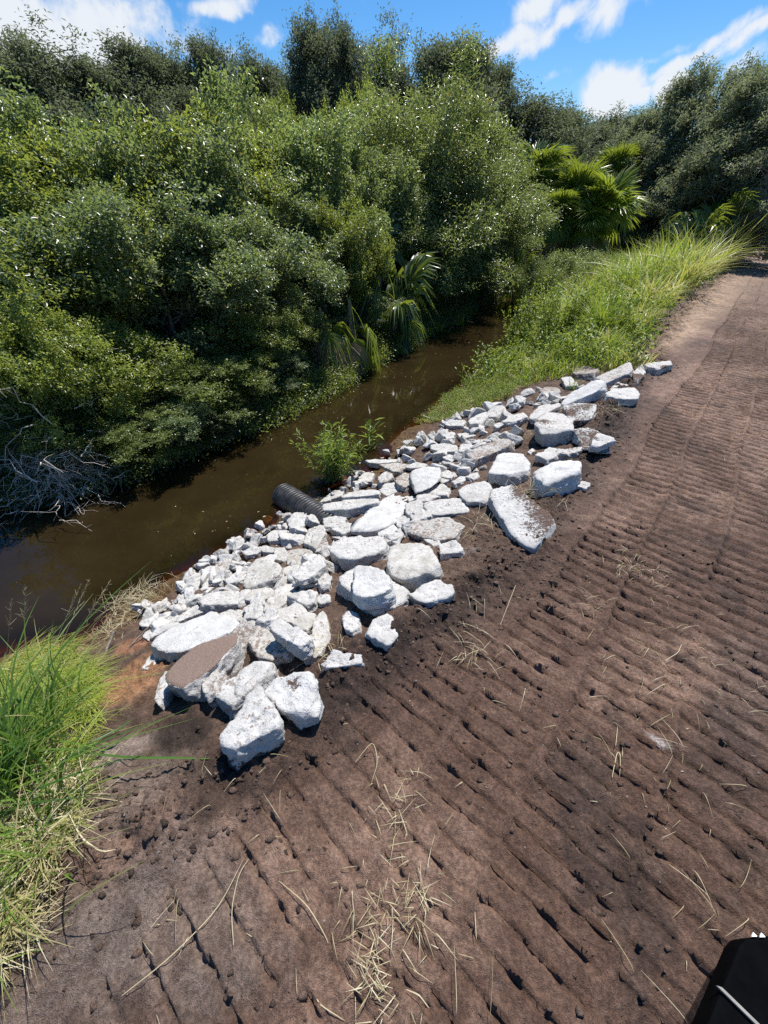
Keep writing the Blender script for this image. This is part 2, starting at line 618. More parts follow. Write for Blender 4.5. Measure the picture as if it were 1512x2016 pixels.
scol = np.tile(np.array([.155, .094, .066]), (len(s_), 1))
scol = lerp(scol, (.29, .19, .138), sstep(nA + .5 * nB, -.05, .5))          # dried, compacted
scol = lerp(scol, (.075, .050, .039), sstep(nB + .4 * nC - .3 * nA, .18, .5) * .8)     # moist loose soil
scol = lerp(scol, (.21, .135, .098), sstep(nC + .6 * nB, .30, .6) * .35)
near_e = np.exp(-((t_ - e_ - .02) / .28) ** 2) * sstep(s_, -.4, .4) * sstep(s_, 9.5, 8)
scol = lerp(scol, (.050, .033, .026), near_e * np.clip(.75 + .7 * nB, 0, 1))          # dark dug soil along the rubble
tan_ = np.exp(-((t_ - e_ - .10 - .22 * sstep(s_, 8, 14)) / (.22 + .30 * sstep(s_, 9, 16))) ** 2) * sstep(s_, 8.6, 10.2)
scol = lerp(scol, (.46, .33, .22), tan_ * np.clip(.8 + .6 * nB, 0, 1))
scol = lerp(scol, (.24, .165, .115), sstep(s_, 9, 25) * .6 * sstep(t_ - e_, -.2, .3))
bank = sstep(e_ - t_, .05, .3)
scol = lerp(scol, (.13, .092, .066), bank * .6)
scol = lerp(scol, (.42, .225, .115), blob(262, 1340, .34, .26) * .9)
scol = lerp(scol, (.36, .18, .10), blob(275, 1270, .22, .14) * .8)
scol = lerp(scol, (.33, .27, .235), blob(215, 1480, .22, .13) * .8)
scol = lerp(scol, (.27, .215, .18), blob(250, 1560, .34, .22) * .6)
scol = lerp(scol, (.24, .20, .17), blob(330, 1800, .42, .30) * .5)
scol = lerp(scol, (.20, .165, .14), blob(120, 1930, .4, .3) * .5)
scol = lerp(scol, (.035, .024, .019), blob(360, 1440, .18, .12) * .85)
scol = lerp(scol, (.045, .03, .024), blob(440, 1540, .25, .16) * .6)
scol = lerp(scol, (.045, .040, .040), blob(1480, 1330, .45, .25, .8) * .4)
scol = lerp(scol, (.05, .042, .040), blob(1430, 1500, .35, .16, .8) * .3)
scol = lerp(scol, (.62, .58, .56), blob(1292, 1458, .055, .022, -.75, .7) * .85)
scol = lerp(scol, (.33, .28, .25), blob(1010, 1010, .12, .08) * .5)
scol = lerp(scol, (.30, .26, .235), blob(920, 1090, .10, .07) * .5)
wet = sstep(zz_, -.86, -1.06) * (t_ > wl_)
scol = lerp(scol, (.13, .075, .026), wet * .9)
bed = sstep(zz_, -1.10, -1.2)
scol = lerp(scol, (.16, .085, .022), bed)
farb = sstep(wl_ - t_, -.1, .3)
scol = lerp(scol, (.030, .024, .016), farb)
scol = lerp(scol, (.10, .10, .05), sstep(far_d, 40, 70))

nS, nT = SG.shape
idx = np.arange(nS * nT).reshape(nS, nT)
quads = np.stack([idx[:-1, :-1], idx[1:, :-1], idx[1:, 1:], idx[:-1, 1:]], -1).reshape(-1, 4)
sc_, tc_ = s_[quads].mean(1), t_[quads].mean(1)
eq, _, _ = edges(sc_)
on_road = tc_ > eq
for nm, sel in (('dirt_road', on_road), ('ground', ~on_road)):
    fq = quads[sel][:, ::-1]
    used, inv = np.unique(fq, return_inverse=True)
    me = mesh_np(nm, np.stack([gx[used], gy[used], zz_[used]], 1), inv.reshape(fq.shape), True)
    cattr(me, 'soil_col', scol[used])
    o = link(nm, me, M_SOIL)
    tag(o, kind='structure')

# water sheet
ws = spaced(-4, 8, .06, -40, 110, 1.03)
wt = spaced(-7.5, -3.2, .06, -16, -2.6, 1.1)
WS, WT = np.meshgrid(ws, wt, indexing='ij')
wx, wy = xy(WS.ravel(), WT.ravel())
hz = height(WS.ravel(), WT.ravel())
idx = np.arange(WS.size).reshape(WS.shape)
wq = np.stack([idx[:-1, :-1], idx[:-1, 1:], idx[1:, 1:], idx[1:, :-1]], -1).reshape(-1, 4)
keep = (hz[wq] < WATER + .06).any(1)
wq = wq[keep]
used, inv = np.unique(wq, return_inverse=True)
me = mesh_np('canal_water', np.stack([wx[used], wy[used], np.full(len(used), WATER)], 1), inv.reshape(wq.shape), True)
fattr(me, 'depth', np.clip(WATER - hz[used], 0, 2))
tag(link('canal_water', me, M_WATER), kind='structure')
if me.polygons[0].normal.z < 0:
    me.flip_normals()


# ------------------------------------------------------------------ white rubble: every chunk is its own convex, chipped block
def ico(level):
    bm = bmesh.new()
    bmesh.ops.create_icosphere(bm, subdivisions=level, radius=1.0)
    bm.verts.ensure_lookup_table()
    v = np.array([x.co[:] for x in bm.verts])
    f = np.array([[q.index for q in p.verts] for p in bm.faces])
    bm.free()
    return v, f


ICO = {k: ico(k) for k in (4, 5, 6)}


def hull2(p):
    p = sorted(map(tuple, p))
    out = []
    for seq in (p, p[::-1]):
        h = []
        for q in seq:
            while len(h) > 1 and (h[-1][0] - h[-2][0]) * (q[1] - h[-2][1]) - (h[-1][1] - h[-2][1]) * (q[0] - h[-2][0]) <= 0:
                h.pop()
            h.append(q)
        out += h[:-1]
    return np.array(out)


def chunk(name, poly, h, rng, level=5, sharp=16, rough=1.0, soil=None, brown=False, flare=.22):
    """convex block: poly (n,2) is its top outline around the origin, h its thickness; origin at mid height.
    Returns mesh in a frame whose z is the block's own up."""
    poly = hull2(poly)
    c = poly.mean(0)
    half = h / 2
    planes = []
    n = len(poly)
    for i in range(n):
        a, b = poly[i], poly[(i + 1) % n]
        e = b - a
        L = np.hypot(*e)
        if L < 1e-5:
            continue
        nx, ny = e[1] / L, -e[0] / L
        tau = rng.uniform(-.10, flare)
        dist = nx * a[0] + ny * a[1] + half * tau * .6
        N = np.array([nx, ny, tau])
        k = np.linalg.norm(N)
        planes.append((N / k, max(dist, .012) / k))
    ext = float(np.max(np.hypot(poly[:, 0], poly[:, 1])))
    tilt = rng.normal(0, .05, 2)
    N = np.array([tilt[0], tilt[1], 1.0])
    planes.append((N / np.linalg.norm(N), half))
    N = np.array([*rng.normal(0, .15, 2), -1.0])
    planes.append((N / np.linalg.norm(N), half))
    corners = np.concatenate([np.c_[poly, np.full(n, half)], np.c_[poly * 1.05, np.full(n, -half)]])
    for _ in range(4 + (0 if brown else 3)):
        d = rng.normal(size=3)
        d[2] = abs(d[2]) * (.6 if brown else 1)
        d /= np.linalg.norm(d)
        planes.append((d, float((corners @ d).max()) * rng.uniform(.84, .97)))
    v, f = ICO[level]
    lo, hi = poly.min(0), poly.max(0)
    # stretch the direction sphere to the block so that faces are sampled evenly
    cov = np.cov(poly.T) + np.eye(2) * 1e-6
    ev, evec = np.linalg.eigh(cov)
    sc = np.sqrt(ev) / math.sqrt(ev.max())
    base = np.array([max(sc[0], .3), 1.0])
    B = evec * base
    d3 = np.c_[(v[:, :2] @ B.T), v[:, 2] * max(.3, min(1, h / (1.6 * ext)))]
    d3 /= np.linalg.norm(d3, axis=1)[:, None]
    Nn = np.array([p[0] for p in planes])
    Dd = np.array([p[1] for p in planes])
    q = np.maximum(d3 @ Nn.T, 0) / Dd
    r = (q ** sharp).sum(1) ** (-1 / sharp)
    P = d3 * r[:, None]
    off = rng.uniform(0, 50, 3)
    size = math.sqrt(ext * max(h, .05))
    top = (q[:, len(planes) - (6 if not brown else 6)] if False else (q[:, n if n < len(planes) else 0] / q.max(1)))
    nz = fbm3(P / size + off, 1.6, 3) * .034 * size + fbm3(P + off, 26, 4, .62) * .017 * rough - np.abs(fbm3(P + off, 11, 2)) * .020 * rough - .012 * rough * sstep(fbm3(P + off, 5, 2), .12, .2)
    if brown:
        nz = nz * (1 - .85 * sstep(top, .9, 1.0))
    P = P + d3 * nz[:, None]
    me = mesh_np(name, P, f, True)
    so = np.zeros(len(P))
    up = sstep(P[:, 2] / half, .2, .8)
    blobn = fbm3(P + off, 9, 3)
    low = fbm3(P / size + off + 9, 1.0, 2)
    if soil == 'top':
        so = up * (.62 + .5 * low + .25 * blobn)
    elif soil == 'half':
        so = up * (sstep(P[:, 0] / ext, -.25, .3) * .62 + .25 * low) + .28 * blobn
    elif soil == 'spot':
        a = rng.uniform(0, 6.28)
        cx, cy = math.cos(a) * ext * .28, math.sin(a) * ext * .28
        so = up * (1 - sstep(np.hypot(P[:, 0] - cx, P[:, 1] - cy) / ext, .0, .48)) * .62 + .30 * blobn
    elif soil == 'heavy':
        so = .45 + .6 * low + .3 * blobn
    elif soil == 'low':
        so = sstep(P[:, 2] / half, .2, -.6) * .8 + .3 * blobn
    fattr(me, 'soil', so)
    fattr(me, 'brown', sstep(top, .965, 1.0) if brown else np.zeros(len(P)))
    me.materials.append(M_ROCK)
    return me


def terrain_normal(x, y):
    e = .15
    z0, zx, zy = Hs(x - e, y)[0], Hs(x + e, y)[0], 0
    za, zb = Hs(x, y - e)[0], Hs(x, y + e)[0]
    n = np.array([-(zx - z0) / (2 * e), -(zb - za) / (2 * e), 1.0])
    return n / np.linalg.norm(n)


RR = np.random.default_rng(11)
REG = {1: (250, 1000, 1512 / 450), 2: (550, 900, 1512 / 400), 3: (850, 680, 1512 / 500)}
GROUP = 'white broken rubble chunks tipped down the bank'
placed = []


def place_rock(reg, pts, drop, label, cream=.0, dirt=.2, soil=None, brown=False, lift=0.0, tilt=None, sharp=42, share=False, grp=GROUP):
    ox, oy, k = REG[reg]
    p = np.array(pts, float) / k + np.array([ox, oy])
    drop = drop / k
    # the outline seen in the photo covers top and near side: squeeze it back to the top face
    y0, y1 = p[:, 1].min(), p[:, 1].max()
    dropc = min(drop, .55 * (y1 - y0))
    p = p.mean(0) + (p - p.mean(0)) * (1.2 if reg < 3 else 1.13)
    y0, y1 = p[:, 1].min(), p[:, 1].max()
    top = p.copy()
    top[:, 1] = y0 + (p[:, 1] - y0) * (y1 - y0 - dropc) / (y1 - y0)
    c = hull2(top).mean(0)
    g = hit(c[0], c[1] + dropc * .5)
    # pixels per metre of a vertical edge here
    def proj(q):
        rel = q - np.array([0, 0, CAM_H])
        dep = rel[1] * CP - rel[2] * SP
        return np.array([756 + FPX * rel[0] / dep, 1008 - FPX * (rel[2] * CP + rel[1] * SP) / dep])
    ppm = np.linalg.norm(proj(g + np.array([0, 0, .05])) - proj(g - np.array([0, 0, .05]))) / .1
    h = float(np.clip(dropc / ppm, .05, .42)) * 1.08
    zc = lift + h * .80
    g = hit(c[0], c[1], zc)
    nrm = terrain_normal(g[0], g[1])
    nrm = nrm * .8 + np.array([0, 0, .25]) + np.r_[RR.normal(0, .04, 2), 0]
    if tilt is not None:
        nrm = nrm + np.array(tilt)
    nrm /= np.linalg.norm(nrm)
    # project the top outline on the block's top plane
    o = np.array([0, 0, CAM_H])
    W = []
    for q in top:
        d = ray(*q)
        W.append(o + d * ((g - o) @ nrm) / (d @ nrm))
    W = np.array(W)
    e1 = np.cross([0, 1, 0], nrm)
    e1 /= np.linalg.norm(e1)
    e2 = np.cross(nrm, e1)
    cw = hull2(np.c_[(W - g) @ e1, (W - g) @ e2])
    cc = cw.mean(0)
    ctr = g + e1 * cc[0] + e2 * cc[1] - nrm * h / 2
    ext = np.abs(cw - cc).max()
    level = 5 if ext > .10 else 4
    me = chunk('broken_chunk', cw - cc, h, RR, level, sharp, 1.0 if ext > .1 else .7, soil, brown)
    ob = link('broken_chunk', me)
    ob.matrix_world = Matrix(((e1[0], e2[0], nrm[0], ctr[0]), (e1[1], e2[1], nrm[1], ctr[1]), (e1[2], e2[2], nrm[2], ctr[2]), (0, 0, 0, 1)))
    ob['cream'], ob['dirt'] = float(cream * .9 + (.28 if dirt > .05 else .05) + RR.uniform(-.05, .12)), float(dirt + .12)
    tag(ob, label, 'rock', grp)
    placed.append((ctr[0], ctr[1], ext))
    return ob


ROCKS = [
 # region 1: the near end of the heap
 (1, [(190,915),(240,870),(330,820),(440,755),(560,700),(640,710),(690,770),(705,820),(640,850),(560,880),(480,930),(380,1000),(280,1020),(200,990)], 85, 'longest clean white boulder, rounded, lying above the brown-faced slab', dict(dirt=.0)),
 (1, [(330,1080),(430,960),(540,900),(700,850),(700,930),(610,1040),(550,1100),(510,1200),(440,1280),(380,1290),(280,1220),(275,1190)], 120, 'white slab whose flat upper face is smooth and brown', dict(brown=True, dirt=.1, sharp=22)),
 (1, [(190,1200),(250,1080),(310,1090),(315,1110),(270,1200),(250,1290),(215,1340),(185,1300)], 60, 'narrow white chunk standing against the left end of the brown-faced slab', dict(dirt=.35)),
 (1, [(190,940),(130,1020),(105,1080),(140,1085),(180,1050),(200,1000)], 25, 'thin white splinter on orange soil under the longest boulder', dict(dirt=.3)),
 (1, [(510,1120),(570,1080),(660,1130),(640,1200),(590,1280),(520,1320),(505,1260)], 80, 'mottled upright chunk between the brown-faced slab and a leaning block', dict(dirt=.5, cream=.2)),
 (1, [(595,1280),(650,1180),(770,1090),(880,1010),(940,1040),(935,1110),(850,1220),(760,1300),(690,1350),(620,1320)], 85, 'oblong white block with soil on its back, leaning toward the lowest chunk', dict(dirt=.3)),
 (1, [(720,1370),(800,1240),(860,1210),(900,1230),(930,1330),(985,1440),(985,1500),(900,1570),(780,1640),(680,1700),(640,1650),(650,1540)], 120, 'lowest white chunk of the heap, pointed, its underside black with soil', dict(dirt=.25, soil='low')),
 (1, [(905,1215),(1000,1140),(1100,1105),(1180,1105),(1240,1150),(1270,1290),(1240,1430),(1170,1455),(1080,1420),(1000,1350),(930,1260)], 95, 'big white five-sided boulder with a dark soil patch on its top corner', dict(dirt=.05, soil='spot')),
 (1, [(955,800),(1000,745),(1050,750),(1120,800),(1200,870),(1190,920),(1140,965),(1070,920),(990,850)], 60, 'clean white rounded block lying across two creamy flat pieces', dict(lift=.10)),
 (1, [(1175,1010),(1200,900),(1240,760),(1280,695),(1310,720),(1345,900),(1280,950),(1240,1010)], 30, 'creamy triangular slab pointing up toward the water', dict(cream=.6)),
 (1, [(810,900),(880,800),(920,810),(1000,880),(1080,960),(1060,1000),(960,1030),(880,1020),(830,960)], 40, 'broad creamy flat piece under the rounded white block', dict(cream=.7, dirt=.4)),
 (1, [(690,840),(760,760),(840,760),(880,800),(830,880),(760,960),(740,980),(700,930)], 50, 'soil-speckled chunk touching the right end of the longest boulder', dict(dirt=.65)),
 (1, [(500,620),(560,560),(720,560),(760,620),(740,670),(620,690),(500,690)], 55, 'wide low chunk bridging just above the longest boulder', dict(cream=.3)),
 (1, [(780,560),(800,430),(850,340),(960,350),(1010,420),(990,480),(920,510),(860,540),(790,590)], 75, 'tall grey-sided boulder in the middle of the near half of the heap', dict(cream=.45)),
 (1, [(1110,460),(1160,400),(1270,330),(1300,390),(1240,450),(1160,505),(1115,490)], 40, 'small white bar resting on a shaded chunk beside an upright slab', dict(lift=.12)),
 (1, [(1110,500),(1240,460),(1260,520),(1240,540),(1150,550),(1105,530)], 55, 'shaded chunk carrying the small white bar', dict(cream=.3)),
 (1, [(1250,480),(1290,420),(1350,480),(1330,560),(1270,575)], 65, 'slim upright slab next to dark soil, right of the small white bar', dict(cream=.35)),
 (1, [(1255,600),(1290,575),(1335,575),(1335,630),(1280,660),(1255,640)], 35, 'small block at the foot of the slim upright slab', {}),
 (1, [(965,600),(1000,490),(1120,500),(1180,550),(1100,620),(1000,700),(965,690)], 30, 'flat cracked piece below the shaded chunk', dict(cream=.35, dirt=.1)),
 (1, [(1060,600),(1200,540),(1250,570),(1230,650),(1190,690),(1110,630)], 55, 'grey-edged chunk overlapping the flat cracked piece', dict(cream=.2)),
 (1, [(970,730),(1020,670),(1120,640),(1230,720),(1210,800),(1170,840),(1100,790),(1040,740)], 45, 'creamy broad chunk behind the rounded white block', dict(cream=.5)),
 (1, [(905,640),(950,590),(970,600),(970,700),(920,740),(905,700)], 55, 'narrow shaded chunk wedged beside the flat cracked piece', dict(cream=.3)),
 (1, [(770,670),(860,610),(900,660),(905,720),(860,780),(780,770)], 55, 'angular chunk touching the narrow shaded wedge', dict(cream=.1)),
 (1, [(600,700),(680,670),(770,680),(760,740),(700,770)], 25, 'half hidden flat piece behind the longest boulder', dict(cream=.3)),
 (1, [(780,590),(860,520),(960,545),(960,590),(900,640),(790,640)], 35, 'rough chunk under the tall grey-sided boulder', dict(cream=.5)),
 (1, [(645,500),(720,420),(800,430),(790,490),(720,530),(670,530)], 40, 'bright white chunk on bare soil left of the tall grey-sided boulder', {}),
 (1, [(485,440),(560,380),(580,400),(560,460),(500,490)], 35, 'white lump on the shore side of the bright chunk', dict(cream=.1)),
 (1, [(580,380),(680,340),(700,390),(640,460),(570,470)], 35, 'speckled lump at the water side of the near heap', dict(cream=.4, dirt=.4)),
 (1, [(500,500),(560,480),(585,530),(540,560),(490,560)], 25, 'small lump above the wide low chunk', dict(cream=.2)),
 (1, [(330,600),(380,565),(410,620),(390,670),(340,660)], 35, 'small upright chunk near the dry straw tuft', dict(cream=.2)),
 (1, [(395,590),(470,570),(500,600),(440,630),(400,630)], 22, 'small flat piece left of the wide low chunk', dict(cream=.2)),
 (1, [(85,770),(190,690),(230,770),(160,810),(95,810)], 30, 'leftmost square white chunk beside the stick', {}),
 (1, [(230,770),(290,690),(360,700),(340,760),(240,820)], 45, 'grey-sided chunk right of the leftmost square chunk', dict(cream=.1)),
 (1, [(100,860),(150,810),(210,830),(215,880),(150,910)], 35, 'round white cobble left of the longest boulder tip', {}),
 (1, [(330,750),(450,650),(500,640),(500,700),(420,740),(340,780)], 35, 'long mottled chunk along the back of the longest boulder', dict(cream=.2)),
 (1, [(215,620),(260,590),(290,640),(250,670),(220,650)], 18, 'small pebbly piece next to the straw tuft', dict(cream=.2)),
 (1, [(265,660),(310,640),(340,670),(310,700)], 15, 'tiny white piece between the square chunk and the small upright one', {}),
 (1, [(735,230),(760,200),(810,230),(790,260),(750,270)], 18, 'lone white stone sitting at the edge of the water', {}),
 (1, [(760,290),(830,250),(900,280),(860,330),(780,340)], 35, 'rounded chunk right below the lone stone', dict(cream=.15)),
 (1, [(870,260),(920,250),(990,280),(980,320),(900,310)], 28, 'low oval chunk on the shore right of the lone stone', dict(cream=.25)),
 (1, [(980,270),(1040,270),(1060,320),(1040,380),(980,360)], 35, 'squarish creamy chunk on the shore above the tall grey-sided boulder', dict(cream=.4)),
 (1, [(1060,290),(1180,270),(1230,300),(1170,360),(1070,390)], 22, 'broad dirty flat piece, creamy and speckled, mid heap', dict(cream=.8, dirt=.4)),
 (1, [(1060,100),(1110,40),(1170,30),(1205,80),(1160,150),(1090,165)], 40, 'round white boulder just below the black corrugated pipe', {}),
 (1, [(1010,170),(1040,160),(1180,190),(1170,230),(1130,260),(1030,230)], 45, 'brick-shaped chunk under the round boulder by the pipe', dict(cream=.15)),
 (1, [(925,190),(980,150),(1050,140),(1020,190),(1020,240),(940,245)], 35, 'speckled lump at the shore, left of the brick-shaped chunk', dict(cream=.3)),
 (1, [(1170,220),(1220,150),(1300,120),(1300,200),(1240,290),(1170,260)], 60, 'big creamy block with a grey side right of the brick-shaped chunk', dict(cream=.5)),
 (1, [(1240,260),(1280,220),(1330,240),(1300,290),(1250,310)], 28, 'small dirty chunk beside the big creamy block', dict(dirt=.5)),
 (1, [(1040,400),(1110,380),(1180,390),(1130,440),(1110,480),(1050,470)], 35, 'flat shaded piece behind the small white bar', dict(cream=.4)),
 # region 2: the middle
 (2, [(380,690),(440,640),(600,600),(740,590),(775,640),(760,720),(680,780),(560,835),(460,815),(400,750)], 95, 'large white boulder with a hollowed top and rough front, mid heap', {}),
 (2, [(840,680),(880,640),(1060,640),(1110,700),(1170,860),(1160,910),(1000,1000),(900,990),(820,920)], 120, 'biggest square creamy boulder standing in dark soil', dict(cream=.55, dirt=.1)),
 (2, [(460,920),(560,870),(640,820),(830,960),(935,1040),(930,1130),(840,1170),(690,1205),(640,1140),(590,1070),(480,980)], 95, 'white slab lying on the soil under another white boulder', {}),
 (2, [(545,950),(570,840),(680,830),(740,860),(810,930),(800,1010),(720,1070),(640,1075),(560,1040)], 60, 'bright white boulder stacked on top of a white slab', dict(lift=.17, dirt=-.2)),
 (2, [(985,1060),(1040,980),(1160,900),(1200,920),(1285,1030),(1270,1070),(1200,1130),(1100,1155),(1040,1130)], 85, 'three-cornered white boulder right of the slab with the stacked boulder', dict(dirt=.1)),
 (2, [(1190,660),(1230,620),(1310,630),(1360,720),(1340,760),(1200,765)], 60, 'small blocky grey-white stone alone on the dark soil', dict(dirt=.1)),
 (2, [(950,560),(1050,500),(1250,450),(1350,450),(1355,530),(1300,610),(1180,640),(1080,620),(1010,570)], 40, 'wide thin slab with rusty stains above the small blocky stone', dict(cream=.3, dirt=.5)),
 (2, [(1080,610),(1190,610),(1200,680),(1150,690)], 30, 'small wedge between the thin stained slab and the small blocky stone', dict(cream=.4)),
 (2, [(465,1190),(500,1155),(580,1170),(590,1320),(530,1360),(490,1320)], 65, 'small upright oblong stone standing alone on the brown soil', {}),
 (2, [(660,1330),(700,1220),(800,1180),(850,1220),(870,1380),(830,1440),(780,1450),(680,1380)], 80, 'egg-shaped white stone with a dark lower edge', dict(soil='low')),  # lower edge coloured darker
 (2, [(330,1570),(370,1480),(440,1445),(530,1465),(605,1470),(605,1570),(480,1600),(360,1615)], 65, 'wedge-shaped white stone with a flat end, alone near the straw', dict(dirt=.2)),
 (2, [(570,440),(720,320),(900,260),(950,330),(880,450),(860,490),(720,560),(640,560),(570,570)], 22, 'largest flat grey-white slab, smooth faced, in the middle of the heap', dict(dirt=-.1)),
 (2, [(720,560),(730,480),(800,450),(885,560),(800,610),(740,600)], 22, 'bluish white triangular plate at the lower corner of the largest flat slab', dict(dirt=-.3)),
 (2, [(480,310),(520,280),(680,240),(740,260),(730,300),(650,320),(490,340)], 50, 'long brick-like bar with a shaded front near the shore', dict(cream=.1)),
 (2, [(340,400),(350,370),(480,330),(720,310),(710,350),(560,380),(500,430),(350,440)], 55, 'long beam-shaped block below the brick-like bar', dict(cream=.1)),
 (2, [(975,110),(1080,85),(1185,90),(1180,170),(1110,250),(1020,285)], 42, 'clean five-cornered white plate tipped up in the far half of the heap', dict(dirt=-.3, lift=.08, sharp=22)),
 (2, [(1080,370),(1140,350),(1330,310),(1390,360),(1385,430),(1250,450),(1160,465),(1120,440)], 45, 'broad oblong white block above the thin stained slab', dict(cream=.1)),
 (2, [(940,360),(1040,330),(1120,430),(1110,470),(1000,510),(950,430)], 50, 'mottled chunk between the largest flat slab and the broad oblong block', dict(cream=.3)),
 (2, [(590,160),(640,110),(700,130),(680,190),(600,220)], 35, 'rounded shore chunk right of the leafy bush in the water', dict(cream=.35)),
 (2, [(740,180),(790,110),(830,120),(850,170),(800,220),(745,235)], 55, 'straw-littered upright chunk near the shore', dict(dirt=.45)),
 (2, [(870,180),(930,120),(980,150),(980,240),(930,270),(880,230)], 55, 'brown-smeared chunk behind the five-cornered plate', dict(dirt=.5, cream=.4)),
 (2, [(740,270),(790,200),(860,190),(880,260),(800,300)], 30, 'flat mottled chunk behind the largest flat slab', dict(cream=.2)),
 (2, [(650,40),(720,20),(900,15),(880,40),(740,70),(660,60)], 28, 'long flat stone at the very edge of the water', dict(cream=.1)),
 (2, [(760,70),(880,40),(960,60),(900,130),(850,140)], 35, 'rust-topped flat chunk behind the long shore stone', dict(cream=.4, dirt=.5)),
 (2, [(940,80),(1020,40),(1100,60),(1070,90),(980,100)], 22, 'flat chunk behind the top edge of the five-cornered plate', dict(cream=.2)),
 (2, [(330,470),(420,440),(490,450),(480,500),(360,560),(330,530)], 42, 'rough chunk right of the round boulder by the pipe', dict(cream=.2)),
 (2, [(385,540),(480,480),(550,500),(560,560),(470,610),(395,570)], 55, 'two-faced chunk at the left edge of the largest flat slab', dict(cream=.15)),
 (2, [(300,350),(410,250),(480,270),(470,310),(350,350)], 35, 'creamy lump next to the pipe end of the brick-like bar', dict(cream=.3)),
 (2, [(1030,310),(1160,200),(1240,250),(1220,300),(1100,350),(1040,350)], 35, 'shattered chunk just below the five-cornered plate', dict(cream=.3)),
 (2, [(1170,120),(1250,100),(1310,130),(1280,190),(1210,220)], 35, 'lumpy chunk right of the five-cornered plate', dict(cream=.25)),
 (2, [(950,300),(1000,285),(1020,320),(960,350)], 24, 'small cube wedged at the top corner of the largest flat slab', {}),
 (2, [(300,650),(340,620),(370,660),(330,690),(270,710)], 34, 'rust-spotted lump left of the hollow-topped boulder', dict(dirt=.6)),
 (2, [(390,580),(430,600),(560,590),(550,620),(480,640)], 22, 'flat sliver behind the hollow-topped boulder', dict(cream=.4)),
 (2, [(870,450),(960,440),(980,500),(920,550),(880,530)], 24, 'thin plate touching the bluish triangular plate', dict(cream=.15)),
 (2, [(250,340),(310,330),(330,370),(270,400)], 22, 'small rubble piece against the buried end of the pipe', dict(cream=.3, dirt=.3)),
 (2, [(270,440),(330,400),(340,450),(290,480)], 24, 'small chunk between the pipe and the beam-shaped block', dict(cream=.2)),
 # region 3: the far end
 (3, [(615,800),(640,760),(760,680),(880,690),(885,770),(880,810),(720,910),(680,920),(625,870)], 115, 'clean sharp-edged box-shaped white block at the edge of the track', dict(dirt=-.4, sharp=24)),
 (3, [(350,790),(380,690),(420,640),(560,660),(580,740),(570,800),(500,835),(350,830)], 75, 'smooth grey-fronted boulder left of the box-shaped block', dict(dirt=0)),
 (3, [(620,540),(640,470),(690,400),(780,390),(830,460),(835,560),(740,590),(660,595)], 85, 'big many-sided boulder with a rusty stain on its upper face', dict(dirt=.3, soil='spot')),
 (3, [(800,420),(790,380),(880,340),(970,350),(975,420),(940,490),(830,490)], 65, 'white block whose front is caked with dark soil', dict(soil='heavy')),
 (3, [(780,350),(830,300),(980,215),(1030,230),(1030,270),(960,310),(860,340),(790,375)], 45, 'long clean white kerb-like bar on the far end of the heap', dict(dirt=-.3, lift=.12)),
 (3, [(1040,320),(1090,270),(1210,250),(1240,290),(1225,370),(1150,380),(1060,360)], 65, 'rough white boulder nearest the track at the far end', {}),
 (3, [(1070,280),(1110,230),(1200,200),(1210,240),(1120,270)], 28, 'flat chunk just behind the rough boulder by the track', dict(cream=.1)),
 (3, [(985,210),(1180,110),(1200,150),(1180,180),(1040,245)], 42, 'long grey-stained bar pointing up along the far end', dict(dirt=.45, lift=.06)),
 (3, [(1200,190),(1250,115),(1275,180),(1230,255),(1205,245)], 45, 'soil-caked chunk between the grey bar and the farthest slab', dict(soil='heavy', cream=.3)),
 (3, [(1265,130),(1420,80),(1430,130),(1340,190),(1290,175)], 50, 'farthest slab of the heap, half buried, with a dark soil patch', dict(soil='spot', dirt=.3)),
 (3, [(845,190),(860,120),(920,120),(995,180),(960,220),(870,220)], 48, 'soil-spattered chunk at the grass, far end of the heap', dict(dirt=.7, soil='spot')),
 (3, [(770,200),(820,185),(860,230),(870,270),(800,285)], 45, 'white-faced chunk below the soil-spattered one', dict(dirt=.3)),
 (3, [(650,290),(680,250),(750,250),(770,290),(720,330),(660,330)], 45, 'speckled chunk at the grass left of the kerb-like bar', dict(dirt=.6)),
 (3, [(750,320),(860,280),(860,290),(780,340)], 18, 'thin strip under the kerb-like bar', {}),
 (3, [(590,430),(640,370),(740,330),(775,370),(700,400),(620,470),(590,480)], 42, 'long mottled chunk behind the many-sided boulder', dict(dirt=.3)),
 (3, [(340,900),(400,850),(480,840),(560,900),(720,1040),(720,1080),(640,1170),(600,1230),(560,1220),(480,1160),(440,1060),(370,960)], 60, 'big slab half covered with soil and straw, pointing at the track', dict(soil='half', dirt=.2)),
 (3, [(150,890),(210,840),(300,805),(350,840),(365,890),(320,970),(220,975)], 55, 'heart-shaped white chunk left of the soil-covered big slab', dict(dirt=.1)),
 (3, [(850,840),(900,800),(945,820),(940,860),(915,890),(860,860)], 34, 'little white stone right of the box-shaped block', dict(dirt=.2)),
 (3, [(850,510),(960,500),(1050,560),(1055,650),(1000,670),(900,630)], 36, 'half buried slab with a soil top beside the track', dict(soil='top')),
 (3, [(960,590),(980,520),(1080,550),(1095,580),(1000,630),(955,625)], 36, 'small tilted plate lying on the half buried slab', dict(soil='spot', lift=.10)),
 (3, [(620,680),(700,610),(760,620),(750,680),(690,720)], 46, 'grey shaded chunk above the box-shaped block', dict(dirt=.1)),
 (3, [(750,620),(890,610),(880,650),(820,680),(750,670)], 42, 'straw-topped chunk right above the box-shaped block', dict(dirt=.4)),
 (3, [(215,680),(320,610),(450,550),(480,590),(450,620),(340,690),(260,740)], 62, 'long dirt-streaked block slanting uphill, left of the many-sided boulder', dict(dirt=.55)),
